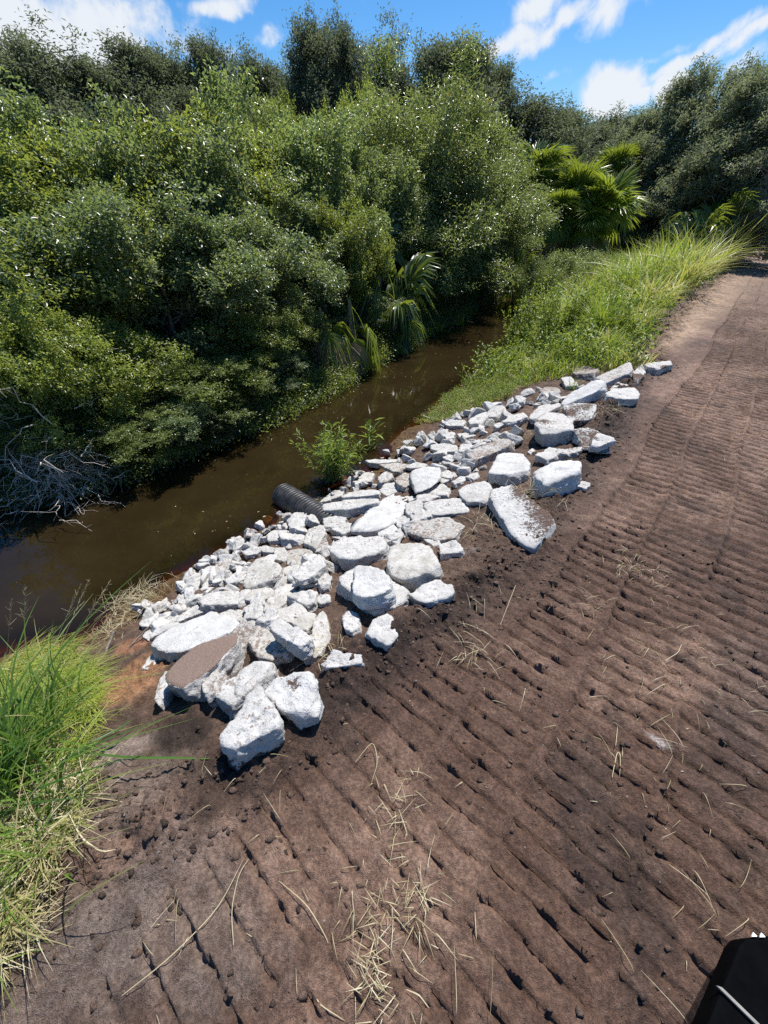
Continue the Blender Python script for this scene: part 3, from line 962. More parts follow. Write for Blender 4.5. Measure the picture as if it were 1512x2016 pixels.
 (3, [(150,650),(170,590),(240,590),(250,640),(160,670)], 42, 'grey cube-like chunk at the upper end of the dirt-streaked block', {}),
 (3, [(0,600),(60,585),(150,600),(140,650),(60,660),(0,640)], 34, 'low wide lump left of the grey cube-like chunk', dict(cream=.1)),
 (3, [(240,600),(260,570),(350,550),(320,600)], 24, 'thin chunk behind the dirt-streaked block', dict(cream=.1)),
 (3, [(220,480),(260,430),(320,390),(330,440),(290,500),(230,520)], 52, 'steep triangular chunk at the grassy shore', {}),
 (3, [(330,420),(380,360),(430,370),(440,420),(400,460),(340,460)], 42, 'blocky chunk at the grass right of the steep triangular one', dict(cream=.1)),
 (3, [(415,480),(470,420),(540,400),(570,440),(500,490),(440,500)], 44, 'wide grey-sided chunk by the dry straw on the far half', dict(dirt=.2)),
 (3, [(70,470),(110,445),(200,460),(180,510),(90,500)], 34, 'pale lump at the grassy shore, farthest toward the water', {}),
 (3, [(70,530),(110,515),(140,530),(130,580),(90,590)], 38, 'upright small chunk below the pale shore lump', {}),
 (3, [(150,530),(220,520),(260,545),(180,575)], 22, 'low flat chunk under the steep triangular one', dict(cream=.2)),
 (3, [(350,540),(400,525),(460,540),(440,560),(360,560)], 18, 'small flat piece under the dry straw on the far half', {}),
 (3, [(100,710),(160,690),(220,710),(230,740),(180,760),(110,740)], 34, 'soil-topped small chunk left of the lower end of the dirt-streaked block', dict(soil='spot')),
 (3, [(35,780),(90,740),(150,770),(110,820),(50,810)], 34, 'round lump left of the smooth grey-fronted boulder', dict(cream=.2)),
 (3, [(120,820),(170,780),(220,790),(190,830),(140,850)], 28, 'small lump between the round one and a split piece', dict(cream=.2)),
 (3, [(200,800),(270,750),(290,790),(250,830)], 32, 'split piece next to the smooth grey-fronted boulder', dict(cream=.1)),
 (3, [(0,820),(40,810),(120,860),(100,920),(0,910)], 24, 'flat mottled piece above the broad oblong block', dict(cream=.3)),
 (3, [(60,680),(100,650),(150,670),(120,710)], 22, 'small chunk under the low wide lump', {}),
 (3, [(230,385),(250,370),(270,400),(240,415)], 18, 'tiny white cobble in the weeds behind the heap', {}),
 (3, [(600,370),(650,330),(680,340),(640,370)], 18, 'sliver in the gap behind the long mottled chunk', dict(dirt=.3)),
 (3, [(570,640),(600,610),(620,640),(590,660)], 12, 'tiny chip in the straw right of the dirt-streaked block', {}),
]
for reg, pts, drop, label, kw in ROCKS:
    place_rock(reg, pts, drop, label, **kw)

# smaller rubble that fills the gaps of the heap
PILE = [(275, 1200), (330, 1165), (420, 1100), (520, 1030), (590, 1000), (640, 975), (700, 915), (800, 880), (880, 830), (950, 810), (1060, 775), (1100, 745), (1160, 735),
        (1230, 760), (1180, 800), (1050, 840), (1000, 900), (900, 960), (860, 1030), (760, 1080), (670, 1070), (640, 1160), (600, 1240), (520, 1290), (420, 1270), (330, 1260)]


def inside(px, py, poly):
    r = False
    for i in range(len(poly)):
        (x1, y1), (x2, y2) = poly[i], poly[i - 1]
        if (y1 > py) != (y2 > py) and px < (x2 - x1) * (py - y1) / (y2 - y1) + x1:
            r = not r
    return r


fill = []
for i in range(8):
    a = np.sort(RR.uniform(0, 6.28, 7))
    pl = np.c_[np.cos(a), np.sin(a)] * RR.uniform(.7, 1.0, (7, 1)) * np.array([1, RR.uniform(.55, .9)]) * .10
    fill.append(chunk('small_chunk', pl - hull2(pl).mean(0), .085, RR, 4, 20, .6))
n = 0
while n < 285:
    px, py = RR.uniform(270, 1240), RR.uniform(730, 1300)
    if not inside(px, py, PILE):
        continue
    p = hit(px, py)
    if any(math.hypot(p[0] - a, p[1] - b) < .78 * c for a, b, c in placed if c > .11):
        continue
    o = link('small_chunk', fill[n % 8])
    k = RR.uniform(.45, 1.45) * (1.35 if px > 840 else 1)
    o.location = (p[0], p[1], p[2] + .03 * k + RR.uniform(0, .03))
    o.rotation_euler = (RR.normal(0, .5), RR.normal(0, .5), RR.uniform(0, 6.28))
    o.scale = (k, k * RR.uniform(.8, 1.2), k * RR.uniform(.8, 1.1))
    o['cream'], o['dirt'] = float(RR.uniform(.1, .7)), float(RR.uniform(0, .5))
    tag(o, 'small white rubble fragment filling a gap between the bigger chunks', 'rubble', 'small rubble fragments filling the gaps of the heap')
    n += 1


# ------------------------------------------------------------------ leaves and plants
def unit(v):
    return v / (np.linalg.norm(v, axis=-1, keepdims=True) + 1e-9)


def leaves(pts, direc, L, Wd, rng, droop=.2, fold=.25):
    """one folded lozenge (two triangles) per leaf"""
    n = len(pts)
    d = unit(direc + rng.normal(0, .45, (n, 3)) + np.array([0, 0, -droop]))
    up = unit(np.array([0, 0, 1.0]) + rng.normal(0, .55, (n, 3)))
    side = unit(np.cross(d, up))
    nrm = np.cross(side, d)
    l = (L * rng.uniform(.65, 1.2, n))[:, None]
    w_ = (Wd * rng.uniform(.7, 1.2, n))[:, None]
    b = pts
    tip = pts + d * l - nrm * l * rng.uniform(0, .25, (n, 1))
    mid = pts + d * l * .48
    a1 = mid + side * w_ / 2 + nrm * w_ * fold
    a2 = mid - side * w_ / 2 + nrm * w_ * fold
    V = np.stack([b, a1, tip, a2], 1).reshape(-1, 3)
    i = np.arange(n)[:, None] * 4
    F = np.concatenate([i + np.array([[0, 2, 1]]), i + np.array([[0, 3, 2]])], 1).reshape(-1, 3)
    return V, F


def leaf_mesh(name, pts, direc, L, Wd, rng, tone, **k):
    V, F = leaves(pts, direc, L, Wd, rng, **k)
    me = mesh_np(name, V, F)
    fattr(me, 'tone', np.repeat(tone, 4))
    return me


def limb(p0, p1, rng, r0, r1, n=6, sag=0.0, wig=.06):
    t = np.linspace(0, 1, n)[:, None]
    L = np.linalg.norm(np.asarray(p1) - np.asarray(p0))
    p = np.asarray(p0) * (1 - t) + np.asarray(p1) * t
    p = p + rng.normal(0, wig * L, (n, 3)) * np.sin(np.pi * t)
    p[:, 2] += sag * L * np.sin(np.pi * t[:, 0])
    return p, r0 + (r1 - r0) * t[:, 0]


def proto_shrub(seed, n_tw, per, L, Wd, hgt, rad, upright=.35, droop=.2, twig=.32, base=.06, lum=.28):
    """many stemmed shrub: leafy shoots crowded towards the outside of a lumpy dome"""
    rng = np.random.default_rng(seed)
    ncl = max(20, n_tw // 17)
    d = unit(rng.normal(size=(ncl, 3)))
    d[:, 2] = np.abs(d[:, 2]) * np.sign(rng.random(ncl) - .30)
    lump = 1 + lum * fbm3(d * 1.0 + seed * 3.1, 1.7, 3) * 2
    r = rng.random(ncl) ** .40 * lump
    r *= np.where((rng.random(ncl) < .12) & (d[:, 2] > .3), 1.28, 1)
    c = np.array([0, 0, hgt * .48])
    CL = d * r[:, None] * np.array([rad, rad, hgt * .46]) + c
    CL[:, 2] = np.maximum(CL[:, 2], base * hgt + rng.uniform(0, .15, ncl))
    own = rng.integers(0, ncl, n_tw)
    cr = (.17 + .16 * rng.random(ncl))[own][:, None] * rad / 1.55
    loc = unit(rng.normal(size=(n_tw, 3)) + np.array([0, 0, .35])) * rng.random((n_tw, 1)) ** .5
    E = CL[own] + loc * cr * np.array([1, 1, .8])
    out = unit(unit(E - c * np.array([1, 1, .5])) * .55 + loc * .9)
    out[:, 2] += upright
    out = unit(out + rng.normal(0, .25, (n_tw, 3)))
    cltone = rng.normal(0, .17, ncl)[own][:, None]
    k = rng.random((n_tw, per)) ** .8
    P = E[:, None, :] + out[:, None, :] * (k * twig)[:, :, None] + rng.normal(0, twig * .16, (n_tw, per, 3))
    ld = unit(out[:, None, :] * .5 + rng.normal(0, .65, (n_tw, per, 3)))
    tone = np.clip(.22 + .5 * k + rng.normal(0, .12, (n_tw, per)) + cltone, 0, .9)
    tone = np.where(rng.random((n_tw, per)) < .012, 1.0, tone)
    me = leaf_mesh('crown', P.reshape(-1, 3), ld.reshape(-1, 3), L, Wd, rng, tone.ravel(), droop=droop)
    paths = []
    for i in range(12):
        a = rng.uniform(0, 6.28)
        q = np.array([math.cos(a) * rad * .65, math.sin(a) * rad * .65, hgt * rng.uniform(.5, .85)]) * rng.uniform(.6, 1)
        b0 = np.array([*rng.normal(0, .12, 2), -.1])
        p, r_ = limb(b0, q, rng, .045, .016, 7, .1)
        paths.append((p, r_))
        for _ in range(5):
            j = rng.integers(2, 7)
            e = E[rng.integers(n_tw)]
            if np.linalg.norm(e - p[j]) < rad * .9:
                paths.append(limb(p[j], e, rng, .014, .005, 5))
    V, F = tubes(paths, 5)
    return me, mesh_np('trunk', V, F, True)


def proto_tree(seed, n_blob, per, L, Wd, hgt, rad, narrow=False, droop=.3, crown0=.30, blobr=.16):
    """single trunk, limbs carrying separate leaf clumps with air between them"""
    rng = np.random.default_rng(seed)
    paths = [limb((0, 0, -.3), (rng.normal(0, .3), rng.normal(0, .3), hgt * .62), rng, .035 * hgt / 2, .012 * hgt, 9, 0, .02)]
    tr = paths[0][0]
    B, D_ = [], []
    for i in range(n_blob):
        u = rng.random() ** .85
        z = hgt * (crown0 + (1 - crown0) * u)
        prof = (math.sin(math.pi * min(1, .18 + .82 * u) ** (1.1 if narrow else .8)) ** .8)
        prof = max(prof, .12)
        a = rng.uniform(0, 6.28)
        r = rad * prof * rng.random() ** .5
        c = np.array([math.cos(a) * r, math.sin(a) * r, z])
        B.append(c)
        j = int(np.clip((z / hgt - .25) / .62 * 8, 2, 8))
        paths.append(limb(tr[j], c, rng, .010 * hgt, .004 * hgt, 6, .08))
    B = np.array(B)
    sub = 9
    n = n_blob * sub
    C = np.repeat(B, sub, 0) + rng.normal(0, 1, (n, 3)) * blobr * hgt * np.array([.5, .5, .38]) * rng.uniform(.5, 1.2, (n, 1))
    out = unit(C - np.array([0, 0, hgt * .45]) + rng.normal(0, hgt * .1, (n, 3)))
    out[:, 2] += .3
    for i in range(0, n, 3):
        paths.append(limb(B[i // sub], C[i], rng, .004 * hgt, .0015 * hgt, 4))
    k = rng.random((n, per))
    P = C[:, None, :] + out[:, None, :] * (k * blobr * hgt * .42)[:, :, None] + rng.normal(0, blobr * hgt * .16, (n, per, 3)) * np.array([1, 1, .8])
    ld = unit(out[:, None, :] * .4 + rng.normal(0, .7, (n, per, 3)))
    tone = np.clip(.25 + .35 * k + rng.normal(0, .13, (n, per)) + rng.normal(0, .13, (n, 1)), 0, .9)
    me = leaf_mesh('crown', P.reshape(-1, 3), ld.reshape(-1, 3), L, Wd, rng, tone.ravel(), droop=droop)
    V, F = tubes(paths, 5)
    return me, mesh_np('trunk', V, F, True)


def fan(rng, L, droop, seg=26, spread=2.5, split=.45):
    """one palmetto fan leaf growing along +x from the origin: stalk, then a pleated fan of pointed fingers"""
    V, F, T = [], [], []
    pet = L * .55
    # stalk
    t = np.linspace(0, 1, 5)
    zz = lambda x: -droop * x * x
    for i in range(5):
        x = pet * t[i]
        V += [(x, -.012, zz(x / L) * L), (x, .012, zz(x / L) * L)]
    F += [(2 * i, 2 * i + 2, 2 * i + 3, 2 * i + 1) for i in range(4)]
    for s in range(seg):
        a = (s / (seg - 1) - .5) * spread + rng.normal(0, .02)
        fl = L * (.62 + .22 * math.cos(a)) * rng.uniform(.92, 1.06)
        wd = fl * spread / seg * .50
        b = len(V)
        ca, sa = math.cos(a), math.sin(a)
        dr = droop * rng.uniform(.8, 1.5)
        for i, u in enumerate((0.03, .35, .68, 1.0)):
            rr = fl * u
            ww = wd * (.35 + 1.0 * u if u < .5 else (1 - u) / .5 * .9 + .03)
            x, y = pet + ca * rr, sa * rr
            z = zz(pet / L) * L - dr * fl * u * u * (1.0 if u < .7 else 1.35) + abs(sa) * rr * .18
            lift = ww * .55 * (1 if s % 2 else -1)
            V += [(x - sa * ww, y + ca * ww, z + lift), (x + sa * ww, y - ca * ww, z - lift)]
        F += [(b + 2 * i, b + 2 * i + 2, b + 2 * i + 3, b + 2 * i + 1) for i in range(3)]
    return np.array(V), np.array(F)


def proto_palm(seed, trunk_h, n_green, n_dead, L, droop=.35, low=-.35, trunk_r=.13):
    rng = np.random.default_rng(seed)
    parts = {}
    for nm, cnt in (('frond', n_green), ('dead_frond', n_dead)):
        Vs, Fs, Ts, base = [], [], [], 0
        for i in range(cnt):
            dr = droop * rng.uniform(.6, 1.5) if nm == 'frond' else rng.uniform(.25, .6)
            V, F = fan(rng, L * rng.uniform(.85, 1.12), dr)
            el = rng.uniform(low, 1.25 if low > -.8 else -.1) if nm == 'frond' else rng.uniform(-1.35, -.85 if low > -.8 else -.3)
            az = i * 2.39996 + rng.normal(0, .2)
            roll = rng.normal(0, .35)
            M = (Matrix.Rotation(az, 3, 'Z') @ Matrix.Rotation(-el, 3, 'Y') @ Matrix.Rotation(roll, 3, 'X'))
            V = V @ np.array(M).T
            V = V + np.array([0, 0, trunk_h + (rng.uniform(-.1, .15) if nm == 'frond' else rng.uniform(-.35, 0))])
            Vs.append(V)
            Fs.append(F + base)
            Ts.append(np.full(len(V), np.clip(rng.normal(.4, .2), 0, .9)))
            base += len(V)
        me = mesh_np(nm, np.concatenate(Vs), np.concatenate(Fs))
        fattr(me, 'tone', np.concatenate(Ts))
        parts[nm] = me
    n = 9
    z = np.linspace(-.3, trunk_h + .1, n)
    V, F = tubes([(np.c_[np.sin(z) * .05, np.cos(z * 1.3) * .04, z], trunk_r * (1 + .15 * np.sin(np.arange(n) * 2.1)))], 9)
    parts['trunk'] = mesh_np('trunk', V, F, True)
    return parts


def spot(px, py, dist):
    a, e = azel(px, py)
    x, y = math.sin(a) * dist, math.cos(a) * dist
    return x, y, CAM_H + dist * math.tan(e)


TRNG = np.random.default_rng(23)


def place_plant(protos, mats, nm, cat, px, py, dist, width, tint, label, group, ph, pw, zb=None, minh=.5):
    """crown top seen at pixel (px,py) and standing dist metres away; width in metres"""
    x, y, ztop = spot(px, py, dist)
    gz = float(Hs(x, y)[0]) if zb is None else zb
    gz = max(gz, WATER) - .05
    h = max((ztop - gz) * .90, minh)
    proto = protos[TRNG.integers(len(protos))]
    root = empty(nm, (x, y, gz))
    k = width / (2 * pw)
    root.rotation_euler = (TRNG.normal(0, .03), TRNG.normal(0, .03), TRNG.uniform(0, 6.28))
    root.scale = (k, k, h / ph)
    tag(root, label, cat, group)
    for part, me in proto.items():
        o = link(part, me, mats[part], root)
        o['tint'] = float(tint)
    return root


def pair(t):
    return {'crown': t[0], 'trunk': t[1]}


BAY = [pair(proto_shrub(101 + i, 1500, 36, .075, .034, 3.0, 1.55, lum=.46)) for i in range(4)]
WIL = [pair(proto_shrub(201 + i, 1500, 40, .095, .024, 4.2, 1.7, upright=1.0, droop=.05, twig=.55, lum=.55)) for i in range(3)]
OAK = [pair(proto_tree(301 + i, 54, 92, .17, .06, 9.0, 2.6, narrow=False, blobr=.135)) for i in range(3)]
EUC = [pair(proto_tree(401 + i, 60, 90, .17, .042, 7.0, 2.7, droop=.5, crown0=.10, blobr=.12)) for i in range(2)]
LOW = [pair(proto_shrub(501, 700, 36, .045, .016, 1.3, 1.0, upright=.8, twig=.25))]
PALMS = [proto_palm(601 + i, 2.2, 46, 34, .92) for i in range(2)]
PALMETTO = [proto_palm(701 + i, .35, 13, 9, 1.0, droop=.55, low=-.55, trunk_r=.10) for i in range(2)]
DROOP = [proto_palm(801, .80, 8, 16, .95, droop=.6, low=-1.1, trunk_r=.05)]
MB = {'crown': M_BAY, 'trunk': M_BARK}
MB2 = {'crown': M_BAY2, 'trunk': M_BARK}
MW = {'crown': M_WIL, 'trunk': M_BARK}
MO = {'crown': M_OAK, 'trunk': M_BARK}
ME = {'crown': M_EUC, 'trunk': M_BARK}
ML = {'crown': M_LIME, 'trunk': M_BARK}
MP = {'frond': M_PALM, 'dead_frond': M_DEADF, 'trunk': M_BARK}

G1, G2, G3 = 'shrubs crowding the far bank', 'dark trees along the skyline', 'tall trees on the right'
for a in [  # px, py of the crown's top, distance, width, tint, label
    (25, 535, 7.3, 1.9, .95, 'bright green shrub at the water, left edge, above the bare grey brush'),
    (150, 590, 7.5, 2.0, 1.0, 'bright green shrub hanging over the water right of the bare grey brush'),
    (335, 690, 7.4, 2.1, .30, 'olive glossy shrub leaning lowest over the brown water'),
    (465, 590, 8.6, 2.0, .45, 'green shrub between the low olive one and the bare twigs'),
    (60, 330, 9.4, 3.3, .12, 'dark glossy shrub behind the bright green one at the left edge'),
    (225, 350, 9.2, 3.3, .15, 'dark glossy shrub above the bright green overhanging one'),
    (380, 370, 9.8, 3.2, .18, 'dark glossy shrub behind the low olive one'),
    (490, 420, 10.2, 2.6, .25, 'dark shrub next to the dark palmetto under the canopy'),
    (655, 365, 11.8, 2.0, .35, 'small light leafed shrub standing over the drooping brown fronds'),
    (25, 165, 12, 4.2, .55, 'yellowish shrub at the left edge under the cloud'),
    (120, 150, 12.4, 4.0, .45, 'tall yellow-olive shrub right of the one at the left edge'),
    (265, 185, 12.2, 3.6, .12, 'tall dark green shrub standing between two yellow-olive ones'),
    (395, 175, 13.5, 4.2, .75, 'tall yellow-green shrub, leftmost of the sunlit crest'),
    (500, 165, 14.2, 3.6, .90, 'tallest yellow-green shrub at the middle of the sunlit crest'),
    (590, 200, 14.5, 3.6, .80, 'yellow-green shrub at the right end of the sunlit crest'),
    (540, 320, 12.5, 3.2, .45, 'mid green shrub below the sunlit crest, over the dark palmetto'),
    (690, 260, 14.5, 3.2, .50, 'green shrub right of the sunlit crest, behind the small light one'),
]:
    place_plant(BAY, MB2 if a[4] < .3 else MB, 'shrub', 'shrub', *a, G1, 3.0, 1.55)
for a in [
    (770, 170, 17.5, 4.2, .55, 'willowy shrub left of the big glinting one'),
    (850, 140, 17.0, 4.6, .35, 'big willowy shrub with white glints, tallest beside the canal'),
    (905, 160, 18.0, 4.2, .30, 'willowy shrub on the right shoulder of the big glinting one'),
    (800, 340, 15.2, 3.2, .22, 'dark willowy shrub in front of the big glinting one, over the palmetto'),
    (885, 330, 16.6, 3.6, .28, 'willowy shrub with white glints overhanging the narrowing canal'),
    (965, 300, 19.5, 4.0, .35, 'silvery willowy shrub left of the palm clump'),
    (975, 430, 19.0, 2.6, .40, 'pale green low willowy shrub at the bend of the canal'),
]:
    place_plant(WIL, MW, 'willowy_shrub', 'shrub', *a, G1, 4.2, 1.7)
for a in [
    (550, 140, 21, 2.2, .5, 'lime green young tree rising behind the sunlit crest'),
    (700, 135, 20, 2.6, .6, 'lime green young tree under the tallest dark tree'),
    (660, 185, 19, 2.2, .45, 'lower lime green young tree between the crest and the willowy shrubs'),
]:
    place_plant(BAY, ML, 'lime_tree', 'tree', *a, 'lime green young trees', 3.0, 1.55)
for a in [
    (15, 45, 27, 6.1, .35, 'dark tree at the left edge of the skyline'),
    (105, 95, 28, 5.5, .25, 'sparse dark tree against the big cloud'),
    (180, 115, 28, 5.5, .30, 'dark tree at the right side of the big cloud'),
    (255, 78, 29, 5.6, .15, 'dark twiggy tree right of the big cloud'),
    (315, 92, 30, 4.4, .15, 'narrow dark tree beside the twiggy one'),
    (412, 72, 31, 4.1, .20, 'pointed dark tree standing alone on the left skyline'),
    (355, 112, 33, 4.9, .25, 'low dark tree between the twiggy and the pointed ones'),
    (480, 100, 34, 5.4, .25, 'round dark tree right of the pointed one'),
    (545, 118, 35, 5.1, .30, 'low dark tree below the small cloud'),
    (620, 30, 31, 4.4, .15, 'tallest dark tree of the skyline, left of its twin'),
    (682, 38, 31.5, 4.0, .20, 'tall dark twin right of the tallest tree'),
    (750, 62, 33, 5.1, .30, 'dark tree right of the tall twins'),
    (850, 68, 33, 6.1, .35, 'broad dark tree in the middle of the skyline'),
    (930, 75, 33, 5.4, .30, 'dark tree under the white cloud streak'),
    (985, 112, 34, 4.9, .20, 'last dark tree before the skyline drops'),
    (1075, 168, 34, 6.7, .10, 'dark spreading oak behind the palms'),
    (1125, 205, 36, 4.9, .15, 'low oak right of the spreading one'),
    (1225, 218, 48, 8.5, .30, 'distant oak under the puffy cloud'),
    (1165, 245, 44, 7.3, .25, 'distant low oak between the spreading oak and the puffy cloud'),
]:
    place_plant(OAK, MO, 'oak_tree', 'tree', *a, G2, 9.0, 2.6)
for a in [
    (1300, 195, 33, 5.5, 0.70, 'leftmost of the tall fine-leafed trees on the right'),
    (1385, 130, 31, 5.5, 0.50, 'tallest fine-leafed tree on the right'),
    (1470, 125, 29, 5.5, 0.45, 'fine-leafed tree next to the tallest one'),
    (1520, 135, 27, 5.0, 0.50, 'fine-leafed tree at the right edge'),
    (1330, 300, 30, 5.0, 0.55, 'lower fine-leafed tree behind the canal bend'),
    (1430, 265, 29, 5.0, 0.47, 'lower fine-leafed tree behind the small roadside palms'),
    (1275, 340, 32, 4.5, 0.45, 'low dark tree just right of the palm clump'),
    (1500, 330, 27, 4.0, 0.50, 'low fine-leafed tree above the grass at the right edge'),
    (1575, 170, 26, 5.0, 0.50, 'fine-leafed tree partly outside the right edge'),
]:
    place_plant(EUC, ME, 'fine_leafed_tree', 'tree', *a, G3, 7.0, 2.7)
for a in [
    (1072, 250, 24.5, 3.0, .5, 'tall palm at the left of the palm clump, skirted with dead fronds'),
    (1150, 300, 23.2, 2.9, .5, 'middle palm of the clump with a long grey skirt'),
    (1210, 318, 23.0, 2.8, 1.0, 'yellow-green palm at the right of the palm clump'),
    (1232, 250, 30, 2.9, .55, 'palm behind the clump, half hidden by trees'),
    (1045, 300, 23.6, 2.6, .4, 'palm leaning out left of the clump beside the silvery shrub'),
    (1118, 285, 25.5, 2.8, .5, 'palm between the tall one and the middle one of the clump'),
    (1180, 365, 22.6, 2.4, .7, 'short palm at the right foot of the palm clump'),
    (1115, 345, 22.4, 2.5, .6, 'short palm at the front foot of the palm clump'),
]:
    place_plant(PALMS, MP, 'palm_tree', 'palm', *a, 'palms in the clump beyond the canal bend', 3.1, 1.25)
for a in [  # lowest tints paint the shrubs' shade into the frond colour
    (775, 480, 12.0, 2.0, .02, 'palmetto over the water, darkened for shade, fronds drooping'),
    (575, 400, 11.6, 1.7, -.35, 'palmetto deep under the shrubs, leaf colour darkened for shade'),
    (745, 400, 13.0, 1.9, .05, 'palmetto darkened for shade, with upright fan behind the drooping one'),
    (1030, 485, 19.2, 1.0, .95, 'small yellow palmetto at the canal bend'),
    (1448, 370, 24.5, 2.6, .55, 'larger roadside palm rising above the bright grass'),
    (1395, 402, 23.0, 1.9, .45, 'smaller roadside palm with a pale dead skirt'),
    (1285, 470, 27, 1.3, .30, 'low palmetto at the far end of the water'),
]:
    place_plant(PALMETTO, MP, 'palmetto', 'palm', *a, 'palmettos along the canal', 1.05, 1.1)
for a in [
    (690, 545, 10.0, 1.6, .75, 'palmetto with yellow and brown drooping fronds over the water'),
    (632, 570, 9.6, 1.3, .45, 'brown drooping dead palmetto beside the bare grey twigs'),
]:
    place_plant(DROOP, MP, 'palmetto', 'palm', *a, 'palmettos along the canal', 1.05, 1.1)
for a in [
    (1120, 490, 18.2, 2.6, .35, 'low grey-green bush standing in the canal bend'),
    (1180, 495, 19.5, 2.2, .45, 'low grey-green bush right of the one in the canal bend'),
    (1065, 520, 17.2, 1.6, .30, 'low bush left in the canal bend under the yellow palmetto'),
    (612, 650, 9.9, 1.1, .30, 'low olive bush under the bare grey twigs'),
    (560, 740, 8.8, 1.0, .35, 'low weedy bush at the water under the green shrub'),
    (485, 800, 7.7, .9, .3, 'low bush dipping into the water'),
]:
    place_plant(LOW, MW, 'low_bush', 'bush', *a, 'low bushes at the water', 1.3, 1.0, minh=.35)

for a in [
    (95, 800, 6.9, 1.5, .10, 'dark low shrub behind the bare grey brush'),
    (230, 800, 6.75, 1.5, .25, 'shrub skirt touching the water right of the bare grey brush'),
    (320, 770, 6.9, 1.6, .30, 'shrub skirt under the low olive shrub, dipping into the water'),
    (420, 740, 7.3, 1.5, .22, 'shrub skirt at the water under the green shrub'),
    (510, 690, 8.2, 1.5, .20, 'shaded shrub skirt at the water left of the low weedy bush'),
    (560, 620, 9.4, 1.5, .12, 'dark shrub behind the hanging bare twigs'),
    (650, 620, 10.9, 1.7, .05, 'black-green shrub in the shade under the drooping palmettos'),
    (740, 570, 12.6, 2.2, .05, 'black-green shrub in the shade behind the reeds'),
    (830, 520, 14.8, 2.4, .08, 'dark shrub at the far waterline under the willowy shrubs'),
    (900, 500, 16.6, 2.4, .12, 'shaded shrub at the far waterline next to the canal bend'),
]:
    place_plant(BAY, MB2 if a[4] < .3 else MB, 'shrub', 'shrub', *a, G1, 3.0, 1.55)
# canopy farther back that closes the view between the shrubs
for i, (px, py, dd, wd) in enumerate([(-60, 250, 15, 5), (90, 280, 16, 5), (230, 280, 17, 5), (360, 300, 18, 5), (470, 290, 19, 5), (590, 300, 19, 5), (700, 290, 22, 5), (810, 290, 24, 5),
                                      (920, 300, 26, 5), (1010, 310, 28, 5), (1110, 330, 32, 5), (1190, 350, 36, 6), (1250, 370, 36, 5), (-150, 200, 12, 4), (-120, 420, 8.2, 3)]):
    place_plant(BAY, MB, 'understory_shrub', 'shrub', px, py, dd, wd, .05, 'dark understory shrub in the shade behind the front row', 'understory shrubs behind the front row', 3.0, 1.55)


# ------------------------------------------------------------------ grass, weeds, straw
def blades(root, hgt, width, lean, curve, rng, segs=5):
    """curved tapering strips; lean (n,3) horizontal-ish direction, curve = how far the tip bends over"""
    n = len(root)
    side = unit(np.cross(lean, [0, 0, 1.0]) + rng.normal(0, .25, (n, 3)))
    V = []
    for i in range(segs + 1):
        u = i / segs
        z = hgt * (u - curve * u * u * .55)
        out = hgt * (curve * u * u * .75 + .12 * u)
        p = root + lean * out[:, None]
        p[:, 2] += z
        w_ = width * (1 - u ** 1.7) * .5 + .0004
        V += [p - side * w_[:, None], p + side * w_[:, None]]
    V = np.stack(V, 1).reshape(-1, 3)
    k = 2 * (segs + 1)
    i = np.arange(n)[:, None] * k
    F = np.concatenate([i + np.array([[2 * j, 2 * j + 1, 2 * j + 3, 2 * j + 2]]) for j in range(segs)], 1).reshape(-1, 4)
    return V, F, k


def grass_obj(name, mat, root, hgt, width, curve, tone, rng, lean=None, segs=5):
    n = len(root)
    if lean is None:
        a = rng.uniform(0, 6.28, n)
        lean = np.c_[np.cos(a), np.sin(a), np.zeros(n)]
    V, F, k = blades(root, hgt, width, lean, curve, rng, segs)
    me = mesh_np(name, V, F)
    fattr(me, 'tone', np.repeat(np.clip(tone, 0, 1), k))
    return link(name, me, mat)


GR = np.random.default_rng(31)


def on_ground(s, t):
    x, y = xy(s, t)
    return np.stack([x, y, height(s, t)], 1)


# bright grass on the far half of the near bank
n = 52000
s = 7.6 + 26 * GR.random(n) ** 1.9
e, wr, wl = edges(s)
f = GR.random(n)
t = e - .10 - .30 * sstep(s, 8.5, 11) + (wr - e + .3) * f
den = fbm2(s, t, 1.6, 3)
keep = (GR.random(n) < .50 + 1.3 * den) & (GR.random(n) < sstep(s, 7.7, 9.8) + .05)
s, t, f = s[keep], t[keep], f[keep]
root = on_ground(s, t)
cl = vnoise2(s * 2.5, t * 2.5)
hg = (.34 + .36 * cl + .34 * GR.random(len(s))) * (1.15 - .35 * f) * (.75 + .5 * sstep(s, 9, 14) + 1.35 * sstep(s, 11, 18))
tone = .42 + .42 * fbm2(s, t, 1.6, 3) + GR.normal(0, .11, len(s)) + np.where(GR.random(len(s)) < .20, .45, 0) + .25 * np.exp(-((f - .02) / .1) ** 2)
tag(grass_obj('grass', M_GRASS, root, hg, (.014 + .010 * GR.random(len(s))) * (.7 + .5 * hg), .25 + .85 * GR.random(len(s)), tone, GR),
    'bright green and yellow grass covering the bank beside the far track', 'grass', kind='stuff')

k = 380
s = 8.0 + 16 * GR.random(k) ** 1.6
e, wr, wl = edges(s)
C = on_ground(s, e - .2 + (wr - e) * GR.random(k) * .95)
rep = 30
hh = np.repeat(GR.uniform(.2, .75, k), rep)
pts = np.repeat(C, rep, 0) + np.c_[GR.normal(0, .11, (k * rep, 2)), hh * GR.random(k * rep) ** .6]
me = leaf_mesh('leafy_ground_cover', pts, GR.normal(0, 1, (k * rep, 3)) + np.array([0, 0, .3]), .085, .045, GR, np.clip(np.repeat(GR.normal(.55, .22, k), rep) + GR.normal(0, .1, k * rep), 0, .9))
tag(link('leafy_ground_cover', me, M_WEED), 'broad leafed weeds mixed into the grass beside the far track', 'weeds', kind='stuff')

